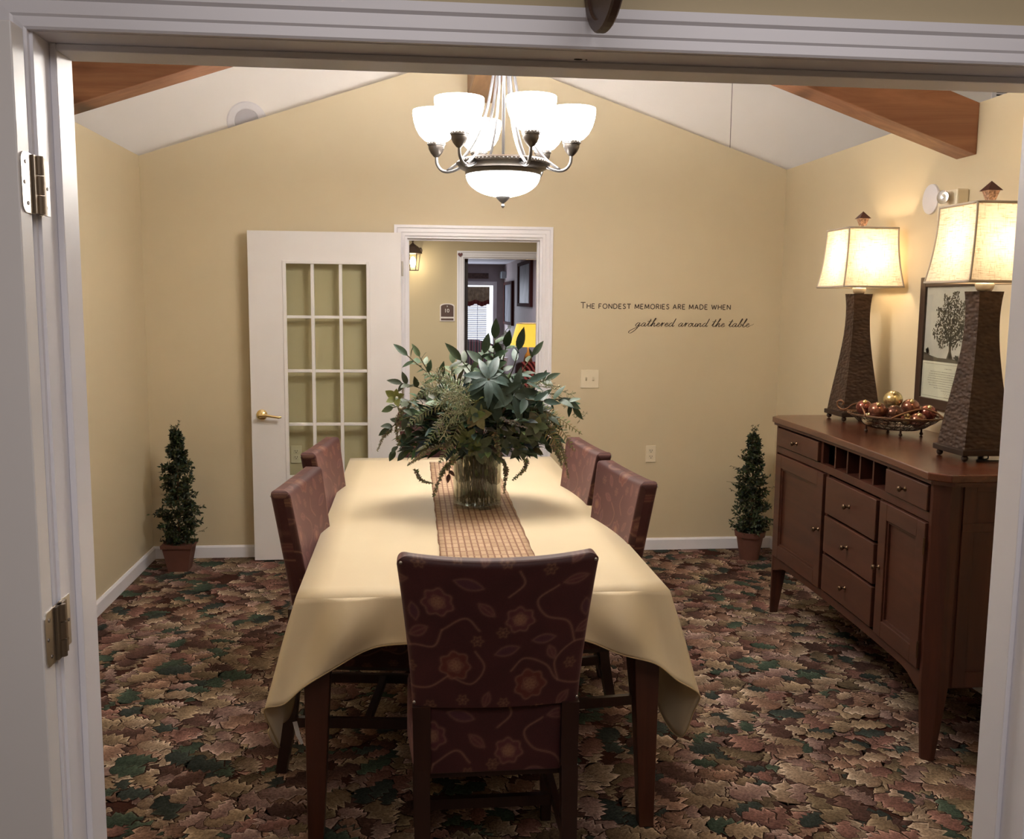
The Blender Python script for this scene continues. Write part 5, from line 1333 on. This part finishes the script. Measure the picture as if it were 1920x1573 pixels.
    laurel([b0, W(965, 760, .02), W(1010, 725, .04), W(1028, 715, .03)], 10, 0.080, 0.034, (0.06, 0.085, 0.05), 0.8)
    laurel([b0, W(940, 790, -.10), W(975, 790, -.13), W(1005, 815, -.13)], 12, 0.070, 0.036, deep, 0.9, droop=.6)
    laurel([b0, W(965, 770, -.10), W(1005, 765, -.14), W(1030, 785, -.13)], 12, 0.080, 0.036, (0.045, 0.07, 0.04), 0.9, droop=.5)
    laurel([b0, W(960, 790, -.02), W(1000, 800, -.02), W(1025, 835, -.02)], 11, 0.065, 0.034, (0.06, 0.085, 0.045), 0.9, droop=.7)
    laurel([b0, W(960, 750, -.12), W(985, 745, -.17), W(1012, 748, -.16)], 9, 0.090, 0.036, blue, 0.9)
    leafm = MB(); leafm.c = []; leaf_geo(leafm, W(1050, 748, -.06), (1, 0, -.45), (-.2, -1, .6), 0.10, 0.036, (0.13, 0.20, 0.12), .2, .2, 8, (0.06, 0.10, 0.11)); leafm.build('leaf', LEAFM, root, smooth=True, fixn=False)
    # ferns and airy sprays, centre-left
    for a in (((850, 740), (810, 722), (765, 745)), ((855, 770), (820, 790), (790, 830)), ((860, 730), (830, 705), (790, 695)), ((862, 780), (840, 820), (818, 858)), ((850, 752), (800, 760), (760, 790)), ((865, 745), (835, 735), (800, 725))):
        fern([b0+V3(-.02, -.06, .03)] + [W(x, y, -.19-.02*i) for i, (x, y) in enumerate(a)], 0.034, (0.21, 0.245, 0.14), 34)
    for a in (((858, 735), (825, 730), (790, 712)), ((862, 745), (838, 755), (820, 790)), ((868, 728), (842, 715), (812, 690)), ((860, 760), (842, 775), (822, 812)), ((866, 740), (845, 738), (815, 748))):
        sprayf([b0+V3(-.02, -.08, .03)] + [W(x, y, -.235) for x, y in a], (0.40, 0.43, 0.29), 64, 0.022)
    for a in (((985, 735), (1030, 728), (1075, 742)), ((1000, 745), (1050, 745), (1085, 775)), ((990, 725), (1025, 722), (1055, 728)), ((1010, 745), (1060, 752), (1098, 790))):
        sprayf([b0+V3(.03, -.03, .05)] + [W(x, y, -.03) for x, y in a], (0.30, 0.30, 0.17), 34, 0.018)
    for a in (((1000, 770), (1040, 780), (1088, 812)), ((1005, 780), (1045, 800), (1075, 845)), ((1000, 790), (1035, 820), (1052, 862)), ((995, 790), (1040, 830), (1060, 870))):
        fern([b0+V3(.03, -.04, .03)] + [W(x, y, -.13) for x, y in a], 0.038, (0.27, 0.25, 0.12), 30, 0.0055)
    # hanging catkins
    for a, r_ in ((((850, 845), (835, 862), (822, 880), (808, 920)), .010), (((845, 828), (815, 828), (785, 845), (762, 868)), .008), (((775, 868), (785, 888), (806, 896)), .007), (((920, 800), (926, 830), (932, 850), (944, 874)), .009), (((978, 850), (975, 870), (955, 890)), .008), (((1045, 820), (1055, 855), (1063, 895)), .006), (((1030, 830), (1042, 850), (1050, 870)), .008), (((735, 800), (718, 815), (706, 840)), .006), (((755, 760), (742, 790), (746, 830)), .010), (((940, 865), (940, 880), (938, 915)), .008)):
        catkin([W(x, y, -.21 if 770 < x < 990 else -.13) for x, y in a], (0.27, 0.245, 0.155), r_*1.35)
    catkin([W(930, 775, -.2), W(950, 785, -.21), W(980, 795, -.2)], (0.26, 0.25, 0.24), .008)
    # reddish brown leaf fringe at lower left
    laurel([b0+V3(-.04, -.05, 0), W(845, 850, -.12), W(838, 885, -.13)], 8, 0.045, 0.022, (0.10, 0.035, 0.02), 0.8, droop=.5)
    # filler foliage
    for k in range(10):
        m = MB(); m.c = []
        for q in range(120):
            th = rng.uniform(0, 2*PI); ph = rng.uniform(-0.5, 1.25); rr = rng.uniform(.3, 1.0)**.7
            p = C0+V3(math.cos(th)*math.cos(ph)*0.31*rr+0.0, math.sin(th)*math.cos(ph)*0.21*rr, math.sin(ph)*0.20*rr+0.065)
            out = (p-C0).normalized(); col = (deep, mid, blue, (0.10, 0.12, 0.055))[rng.randint(4)]
            leaf_geo(m, p, out+0.6*rv(rng)+V3(0, 0, -.15), V3(0, -.4, 1)+.5*rv(rng), rng.uniform(.045, .085), rng.uniform(.020, .034), tuple(c*rng.uniform(.6, 1.25) for c in col), .4, .2, 4)
        m.build('filler_leaves', LEAFM, root, smooth=True, fixn=False)
greenery()

# ---------------------------------------------------------------- potted topiaries in the corners
def topiary(x, y, H, R, label, seed, pot_h=0.17, squarep=False):
    rng = np.random.RandomState(seed)
    t = thing('potted_topiary', label, 'potted plant', (x, y, 0), 'small cone-shaped trees in the back corners')
    POT = plain('terracotta_pot', (0.13, 0.048, 0.032), 0.75, var=0.15, bmp=0.1)
    m = MB()
    if squarep: m.taper((x, y, 0.004), 0.115, 0.115, (x, y, pot_h-0.02), 0.165, 0.165); m.taper((x, y, pot_h-0.02), 0.18, 0.18, (x, y, pot_h), 0.185, 0.185)
    else: m.lathe([(0.0001, 0.004), (0.060, 0.004), (0.084, pot_h-0.035), (0.094, pot_h-0.033), (0.098, pot_h), (0.088, pot_h), (0.084, pot_h-0.02), (0.0001, pot_h-0.02)], (x, y, 0), 28)
    sharp(m.build('pot', POT, t), 0.6)
    m = MB(); m.tube([(x, y, pot_h-0.02), (x+.004, y, H*0.5), (x, y, H-0.04)], [0.010, 0.007, 0.003], 8); m.build('trunk', plain('bark_brown', (0.10, 0.06, 0.035), 0.9), t, smooth=True)
    m = MB(); m.c = []
    z0 = pot_h-0.01
    def prof(u): return R*(1.0-0.30*u-0.55*u**3.2)*(0.86+0.14*math.sin(u*17+seed))*min(1, 0.72+u*3)
    for k in range(420):
        u = rng.rand()**1.15; z = z0+(H-z0)*u*0.96; a = rng.uniform(0, 2*PI); r_ = prof(u)*rng.uniform(.55, 1.05)
        d = Vector((math.cos(a), math.sin(a), rng.uniform(-.15, .75))).normalized(); p0 = Vector((x, y, z-0.02)); p1 = Vector((x, y, z-.02))+d*r_
        lim = lambda q: Vector((max(XL+.02, min(XR-.02, q.x)), min(D-.02, q.y), q.z))
        p1 = lim(p1); stem_geo(m, [p0+(p1-p0)*.4, p1], 0.001, (0.05, 0.045, 0.02))
        for q in range(13):
            s = rng.uniform(.35, 1.05); b = p0+(p1-p0)*s; col = ((0.030, 0.048, 0.022), (0.048, 0.062, 0.022), (0.022, 0.036, 0.024), (0.07, 0.075, 0.03))[rng.randint(4)]
            leaf_geo(m, lim(b), d*.5+rv(rng), rv(rng), rng.uniform(.018, .032), 0.0125, tuple(c*rng.uniform(.7, 1.2) for c in col), .3, .2, 2)
    for k in range(16):
        a = rng.uniform(0, 2*PI); u = rng.rand() if k > 5 else 0.97; z = z0+(H-z0)*u; r_ = prof(min(1, u))*(1.45 if k > 5 else .8)
        p0 = Vector((x, y, z-.03)); p1 = Vector((x+math.cos(a)*r_, y+math.sin(a)*r_, z+rng.uniform(0, .05)))
        p1.x = max(XL+.02, min(XR-.02, p1.x)); p1.y = min(D-.02, p1.y)
        stem_geo(m, [p0, (p0+p1)/2+Vector((0, 0, .008)), p1], 0.0010, (0.09, 0.07, 0.03))
        for q in range(9): leaf_geo(m, p0+(p1-p0)*rng.uniform(.5, 1), rv(rng), rv(rng), .015, .006, (0.045, 0.06, 0.022), .2, .2, 2)
    m.build('foliage', LEAFM, t, fixn=False)
    return t
topiary(-1.398, 5.80, 0.885, 0.165, 'dark cone-shaped potted shrub in the left back corner on the carpet', 3, 0.17, True)
topiary(2.148, 5.80, 0.845, 0.150, 'dark cone-shaped potted shrub in the right back corner beside the sideboard', 5, 0.185)

# ---------------------------------------------------------------- corridor and lounge beyond the doorway
Y2 = 9.10; QX0, QX1 = 0.478, 1.35
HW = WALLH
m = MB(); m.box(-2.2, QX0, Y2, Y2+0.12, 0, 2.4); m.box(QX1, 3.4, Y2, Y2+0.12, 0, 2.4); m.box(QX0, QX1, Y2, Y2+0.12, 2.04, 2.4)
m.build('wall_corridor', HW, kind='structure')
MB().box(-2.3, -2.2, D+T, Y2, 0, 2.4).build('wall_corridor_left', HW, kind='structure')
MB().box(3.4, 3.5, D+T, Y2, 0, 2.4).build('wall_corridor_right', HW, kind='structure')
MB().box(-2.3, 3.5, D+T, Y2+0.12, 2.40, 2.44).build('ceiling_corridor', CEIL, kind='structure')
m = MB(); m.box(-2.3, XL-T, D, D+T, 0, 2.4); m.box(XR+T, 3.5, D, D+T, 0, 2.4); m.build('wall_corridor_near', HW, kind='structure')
MB().box(-2.3, 3.5, D+0.14, Y2, -0.05, 0.0).build('floor_corridor', plain('corridor_carpet', (0.14, 0.09, 0.06), 0.95, var=0.4, vs=20), kind='structure')
casing('trim_10', QX0+0.005, QX1-0.005, 2.035, Y2, 0.06)
m = MB(); m.box(QX0, QX0+0.015, Y2, Y2+0.12, 0.004, 2.04); m.box(QX1-0.015, QX1, Y2, Y2+0.12, 0.004, 2.04); m.box(QX0+0.015, QX1-0.015, Y2, Y2+0.12, 2.025, 2.04); m.build('trim_11', TRIM, kind='structure')
MB().box(QX0+0.015, QX0+0.055, Y2+0.12, Y2+0.85, 0.012, 2.03).build('door_3', plain('dark_door', (0.03, 0.02, 0.02), 0.5), kind='structure')
# heart ornament on the casing corner
m = MB(); hp = [(0.016*math.sin(a)**3, 0.001*(13*math.cos(a)-5*math.cos(2*a)-2*math.cos(3*a)-math.cos(4*a))) for a in np.linspace(0, 2*PI, 28, endpoint=False)]
m.prism([(0.452+a*1.4, Y2-0.019, 2.058+b_*1.4) for a, b_ in hp], (0, -0.01, 0)); tag(m.build('heart_ornament', plain('dark_red', (0.12, 0.02, 0.02), 0.5), org=(0.452, Y2-0.02, 2.058)), 'tiny dark heart on the upper left corner of the far door casing', 'ornament')
# room number sign
rs = thing('room_number_sign', 'arched brown room sign with white edge reading 10 on the corridor wall', 'sign', (0.330, Y2, 1.518))
def arch(x0, x1, z0, z1, y, yd, k=12):
    cx = (x0+x1)/2; r = (x1-x0)/2; h = 0.022; return [(x0, y, z0), (x1, y, z0), (x1, y, z1-h)] + [(cx+r*math.cos(a), y, z1-h+h*math.sin(a)) for a in np.linspace(0, PI, k)][1:-1] + [(x0, y, z1-h)]
MB().prism(arch(0.262, 0.400, 1.437, 1.605, Y2-0.001, 0), (0, -0.007, 0)).build('sign_border', plain('sign_white', (0.72, 0.66, 0.62), 0.5), rs)
sp_ = MB().prism(arch(0.272, 0.390, 1.480, 1.596, Y2-0.008, 0), (0, -0.003, 0)).build('sign_panel', BRN, rs)
MB().box(0.272, 0.390, Y2-0.011, Y2-0.008, 1.446, 1.464).build('sign_strip', BRN, rs)
vs, fs = text_mesh('10', 0.050); xs = [v[0] for v in vs]; ox = 0.331-(min(xs)+max(xs))/2
vs2, fs2 = text_mesh('B', 0.018); m = MB(); m.add([(ox+v[0], Y2-0.0115, 1.520+v[1]) for v in vs], fs); m.add([(0.326+v[0], Y2-0.0115, 1.572+v[1]) for v in vs2], fs2)
m.build('sign_number', plain('sign_text', (0.8, 0.76, 0.72), 0.5), sp_, fixn=False)
# lantern sconce
ln = thing('lantern_sconce', 'lit dark metal lantern sconce with glass panes on the corridor wall', 'wall lamp', (0.012, Y2, 2.0))
LX, LY = 0.010, Y2-0.13
m = MB(); m.lathe([(0.0001, 2.200), (0.008, 2.190), (0.012, 2.172), (0.005, 2.158), (0.010, 2.150), (0.024, 2.138), (0.050, 2.120), (0.066, 2.095), (0.082, 2.070), (0.088, 2.058), (0.062, 2.050), (0.0001, 2.050)], (LX, LY, 0), 6)
m.build('lantern_roof', plain('lantern_metal', (0.10, 0.065, 0.05), 0.45, 0.5), ln)
m = MB()
for i in range(6):
    a = 2*PI*i/6; m.tube([(LX+.066*math.cos(a), LY+.066*math.sin(a), 2.055), (LX+.050*math.cos(a), LY+.050*math.sin(a), 1.905)], 0.0035, 6)
m.tube([(LX+.050*math.cos(2*PI*i/6), LY+.050*math.sin(2*PI*i/6), 1.905) for i in range(7)], 0.004, 6)
m.tube([(LX+0.06, LY+0.02, 2.09), (LX+0.075, LY+0.06, 2.11), (LX+0.06, Y2-0.01, 2.09)], 0.006, 8); m.lathe([(0.03, 0), (0.026, 0.008), (0.0001, 0.01)], (LX+0.06, Y2, 2.09), 16, 0, Matrix.Rotation(PI/2, 3, 'X'))
m.build('lantern_frame', MATS['lantern_metal'], ln)
m = MB(); m.lathe([(0.045, 1.910), (0.058, 2.050)], (LX, LY, 0), 6, close=False); m.build('lantern_glass', GLASS, ln)
m = MB(); m.sphere((LX, LY, 1.98), 0.026, 14, 10, sc=(1, 1, 1.9)); m.build('bulb', emit('lantern_bulb', (1, 0.85, 0.62), 12), ln, smooth=True)
light('POINT', 'lantern_glow', (LX, LY, 1.96), 3.2, (1.0, 0.80, 0.55), 0.03)

# lounge shell
LXR, LYF, LZC = 2.0, 21.0, 2.42
GREYW = plain('lounge_wall_paint', (0.42, 0.36, 0.37), 0.7)
PINKW = plain('lounge_side_paint', (0.46, 0.38, 0.37), 0.7)
MB().box(-3, LXR+0.1, LYF, LYF+0.1, 0, LZC).build('wall_lounge_far', GREYW, kind='structure')
MB().box(LXR, LXR+0.1, Y2+0.12, LYF, 0, LZC).build('wall_lounge_right', PINKW, kind='structure')
MB().box(-3.1, -3, Y2+0.12, LYF+0.1, 0, LZC).build('wall_lounge_left', GREYW, kind='structure')
MB().box(-3.1, LXR+0.1, Y2+0.12, LYF+0.1, LZC, LZC+0.06).build('ceiling_lounge', plain('lounge_ceiling', (0.62, 0.61, 0.66), 0.8), kind='structure')
MB().box(-3.1, LXR+0.1, Y2, LYF+0.1, -0.05, 0).build('floor_lounge', wood('oak_floor', (0.20, 0.12, 0.06), (0.34, 0.21, 0.11), 'x', 5, 0.4), kind='structure')
# white door jamb post on the right side of the view (corner of the far recess)
casing('trim_12', 0.62, 1.76, 1.97, LYF, 0.085, th_=0.03)
w1 = MB().box(0.62, 1.76, LYF-0.01, LYF, 0.60, 1.97).build('window_1', emit('daylight_pane', (0.82, 0.90, 1.0), 0.8), kind='structure')
m = MB()
for k in range(30):
    z = 0.70+k*0.0415; m.add([(0.66, LYF-0.045, z), (1.62, LYF-0.045, z), (1.62, LYF-0.020, z+0.024), (0.66, LYF-0.020, z+0.024)], [(0, 1, 2, 3)])
bl = m.build('window_blind', plain('blind_slats', (0.50, 0.50, 0.56), 0.5), org=(1.14, LYF-0.03, 1.3), fixn=False); tag(bl, 'white horizontal slat blind over the far lounge window', 'blind')
m = MB(); 
for x in (1.42, 1.05): m.tube([(x, LYF-0.05, 0.68), (x, LYF-0.05, 1.93)], 0.008, 6)
m.build('ladder_tape', plain('tape_white', (0.8, 0.8, 0.84), 0.6), bl)
G = []
for j in range(9):
    t = j/8; G.append([(0.9+0.78*i/60, LYF-0.09-0.02*math.sin(i*1.05)*(0.5+t), 1.94-t*(0.40+0.025*math.sin(i*0.3))) for i in range(61)])
m = MB(); m.grid(np.array(G[:7]), 0); m.grid(np.array(G[6:]), 1)
vl = m.build('window_valance', [plain('valance_tan', (0.42, 0.33, 0.22), 0.8, var=0.35, vs=14), plain('valance_red', (0.22, 0.05, 0.04), 0.8)], org=(1.3, LYF-0.09, 1.75), smooth=True); tag(vl, 'gathered tan valance with a dark red hem over the far window', 'valance')
ws = MB().box(1.10, 1.66, LYF-0.03, LYF-0.002, 2.12, 2.235).build('wall_plaque', plain('plaque_wood', (0.10, 0.055, 0.045), 0.6, var=0.5, vs=22), org=(1.38, LYF, 2.18)); tag(ws, 'dark wooden plaque on the far lounge wall above the window', 'plaque')
bx = MB().box(LXR-0.10, LXR-0.001, 20.45, 20.9, 2.12, 2.26).build('wall_vent_box', plain('vent_grey', (0.35, 0.40, 0.42), 0.5), org=(LXR, 20.7, 2.19)); tag(bx, 'small grey box high on the lounge wall near the far corner', 'vent')
def wall_picture(y0, y1, z0, z1, label, mt):
    t = thing('wall_picture', label, 'picture', (LXR, (y0+y1)/2, (z0+z1)/2)); f_ = 0.06
    m = MB(); m.box(LXR-0.05, LXR-0.002, y0, y0+f_*3, z0, z1); m.box(LXR-0.05, LXR-0.002, y1-f_*3, y1, z0, z1); m.box(LXR-0.05, LXR-0.002, y0+f_*3, y1-f_*3, z0, z0+f_); m.box(LXR-0.05, LXR-0.002, y0+f_*3, y1-f_*3, z1-f_, z1)
    m.build('frame', plain('mahogany_frame', (0.06, 0.018, 0.015), 0.9, spec=0.05), t)
    MB().box(LXR-0.03, LXR-0.004, y0+f_*3, y1-f_*3, z0+f_, z1-f_).build('canvas', mt, t)
wall_picture(18.9, 20.6, 1.15, 2.03, 'tall dark-framed mirror-like picture on the lounge wall, farther of the two', plain('mirror_grey', (0.12, 0.12, 0.145), 0.8, var=0.5, vs=3))
wall_picture(15.9, 17.9, 1.54, 2.33, 'large dark-framed picture on the lounge wall, nearer of the two', plain('picture_brown', (0.10, 0.08, 0.085), 0.5, var=0.6, vs=3))
# yellow lamp, red cushion chair, striped armchair, orchid
yl = thing('table_lamp', 'table lamp with a glowing yellow pleated shade in the far lounge', 'lamp', (1.455, 12.0, 0.70))
m = MB(); vs = []; n = 48; fs = []
for z, r in ((1.068, 0.225), (1.20, 0.185), (1.352, 0.145)):
    for i in range(n): a = 2*PI*i/n; rr = r*(1+0.018*(i % 2)); vs.append((1.455+rr*math.cos(a), 12.0+rr*math.sin(a), z))
for j in range(2):
    for i in range(n): fs.append((j*n+i, j*n+(i+1) % n, (j+1)*n+(i+1) % n, (j+1)*n+i))
m.add(vs, fs); ys_ = m.build('lamp_shade', emit('yellow_shade', (1.0, 0.60, 0.06), 0.42, (0.8, 0.6, 0.2)), yl, fixn=False); ys_['label'] = 'glowing yellow pleated shade'
m = MB(); m.tube([(1.455+.146*math.cos(a), 12+.146*math.sin(a), 1.355) for a in np.linspace(0, 2*PI, 33)], 0.006, 6); m.build('shade_rim', WHITEP, ys_)
m = MB(); m.lathe([(0.07, 0.70), (0.07, 0.72), (0.02, 0.74), (0.045, 0.80), (0.06, 0.88), (0.04, 0.96), (0.012, 1.0), (0.010, 1.10)], (1.455, 12.0, 0), 20); m.build('lamp_base', plain('lamp_brass_dark', (0.10, 0.055, 0.035), 0.4, 0.4), yl, smooth=True)
light('POINT', 'yellow_lamp_bulb', (1.455, 12.0, 1.20), 2, (1, 0.75, 0.4), 0.05)
st = thing('side_table', 'dark wooden side table holding the yellow lamp in the far lounge', 'table', (1.5, 12.0, 0))
MB().box(1.22, 1.80, 11.72, 12.28, 0.67, 0.70).build('table_top', CHERRY, st, bevel=0.004)
for sx in (1.25, 1.77):
    for sy in (11.75, 12.25): MB().taper((sx, sy, 0.0), 0.03, 0.03, (sx, sy, 0.67), 0.045, 0.045).build('leg', CHERRY, st)
# dark chair with red cushion, nearer than the lamp
dc = thing('lounge_armchair', 'dark armchair with a red patterned throw seen through the far doorway', 'armchair', (1.42, 10.9, 0))
DK = plain('dark_upholstery', (0.05, 0.012, 0.012), 0.8)
m = MB(); m.box(1.17, 1.75, 10.65, 11.2, 0.18, 0.45); m.build('seat', DK, dc, bevel=0.03)
m = MB(); m.prism([(1.17, 11.08, 0.45), (1.75, 11.08, 0.45), (1.73, 11.16, 0.92), (1.22, 11.16, 0.92)], (0, 0.12, 0)); m.build('backrest', DK, dc, bevel=0.03)
for x in (1.12, 1.72): MB().box(x, x+0.10, 10.65, 11.2, 0.18, 0.62).build('arm', DK, dc, bevel=0.03)
for x in (1.18, 1.72):
    for y in (10.7, 11.15): MB().box(x-.02, x+.02, y-.02, y+.02, 0.0, 0.18).build('leg', CHERRY, dc)
def throw_mat():
    m_, n, b = nt('red_throw'); v = coords(n, (1, 1, 1), (0.3, 0.6, 0.2)); wv = n.nodes.new('ShaderNodeTexWave'); wv.inputs['Scale'].default_value = 7; wv.inputs['Distortion'].default_value = 4; n.links.new(v, wv.inputs['Vector'])
    n.links.new(ramp(n, wv.outputs['Fac'], [(0.35, (0.10, 0.01, 0.012)), (0.6, (0.75, 0.06, 0.07)), (0.9, (0.85, 0.25, 0.22))]), b.inputs['Base Color']); setp(b, rough=0.8); return m_
G = []
for j in range(13):
    t = j/12; G.append([(1.27+0.42*i/14+0.01*math.sin(j), 11.05-0.02*math.sin(i*1.7)-0.10*t*t, 0.935-0.45*t) for i in range(15)])
m = MB(); m.grid(np.array(G)); th_ = m.build('throw_blanket', throw_mat(), org=(1.48, 11.0, 0.7), smooth=True, fixn=False); th_.modifiers.new('s', 'SOLIDIFY').thickness = 0.012
tag(th_, 'bright red patterned throw hanging over the dark lounge armchair', 'blanket')
# striped wing chair
sc_ = thing('striped_armchair', 'dark red and black striped armchair below the far window', 'armchair', (0.95, 15.6, 0))
def stripe():
    m_, n, b = nt('striped_fabric'); v = coords(n); wv = n.nodes.new('ShaderNodeTexWave'); wv.inputs['Scale'].default_value = 3.6; wv.bands_direction = 'X'; n.links.new(v, wv.inputs['Vector'])
    n.links.new(ramp(n, wv.outputs['Fac'], [(0.2, (0.02, 0.014, 0.018)), (0.45, (0.20, 0.02, 0.025)), (0.6, (0.03, 0.02, 0.03)), (0.8, (0.17, 0.15, 0.15)), (0.95, (0.02, 0.014, 0.018))]), b.inputs['Base Color']); setp(b, rough=0.8); return m_
STR = stripe()
m = MB(); N_ = 20; top = [(0.55+0.78*i/N_, 15.45, 0.86+0.15*math.sin(PI*(0.08+0.84*i/N_))**0.6) for i in range(N_+1)]
m.prism([(0.55, 15.45, 0.30)]+top+[(1.33, 15.45, 0.30)], (0, 0.16, 0)); m.build('backrest', STR, sc_, bevel=0.03)
m = MB(); m.box(0.55, 1.33, 15.62, 16.2, 0.2, 0.46); m.build('seat', STR, sc_, bevel=0.03)
for x in (0.50, 1.28): MB().box(x, x+0.12, 15.55, 16.2, 0.2, 0.66).build('arm', STR, sc_, bevel=0.03)
for x in (0.6, 1.28):
    for y in (15.55, 16.1): MB().box(x-.02, x+.02, y-.02, y+.02, 0, 0.2).build('leg', CHERRY, sc_)
# orchid on a stand
og = thing('potted_orchid', 'pale flowering orchid on a stand in the far lounge right of the striped armchair', 'potted plant', (1.28, 13.5, 0))
m = MB(); m.lathe([(0.14, 0), (0.14, 0.02), (0.02, 0.04), (0.02, 0.68), (0.13, 0.70), (0.13, 0.72)], (1.28, 13.5, 0), 20); m.build('stand', DK, og)
m = MB(); m.lathe([(0.05, 0.72), (0.075, 0.84), (0.07, 0.84), (0.0001, 0.82)], (1.28, 13.5, 0), 20); m.build('pot', WHITEP, og)
m = MB(); m.tube(catmull([(1.28, 13.5, 0.82), (1.25, 13.48, 1.05), (1.30, 13.45, 1.20), (1.38, 13.42, 1.30)], 6), 0.005, 6); m.build('stem', plain('orchid_stem', (0.08, 0.12, 0.05), 0.6), og)
rng = np.random.RandomState(2); m = MB(); m.c = []
for c in ((1.27, 13.44, 1.13), (1.31, 13.42, 1.18), (1.25, 13.45, 1.06), (1.31, 13.44, 1.04), (1.30, 13.42, 0.98), (1.36, 13.40, 1.27)):
    for i in range(5):
        a = 2*PI*i/5; leaf_geo(m, c, (math.cos(a), -.2, math.sin(a)), (0, -1, 0), 0.035, 0.032, (0.55, 0.62, 0.58), .1, .1, 4)
m.build('blossoms', LEAFM, og, fixn=False)

for o in list(bpy.data.objects):
    if '_org' in o: del o['_org']
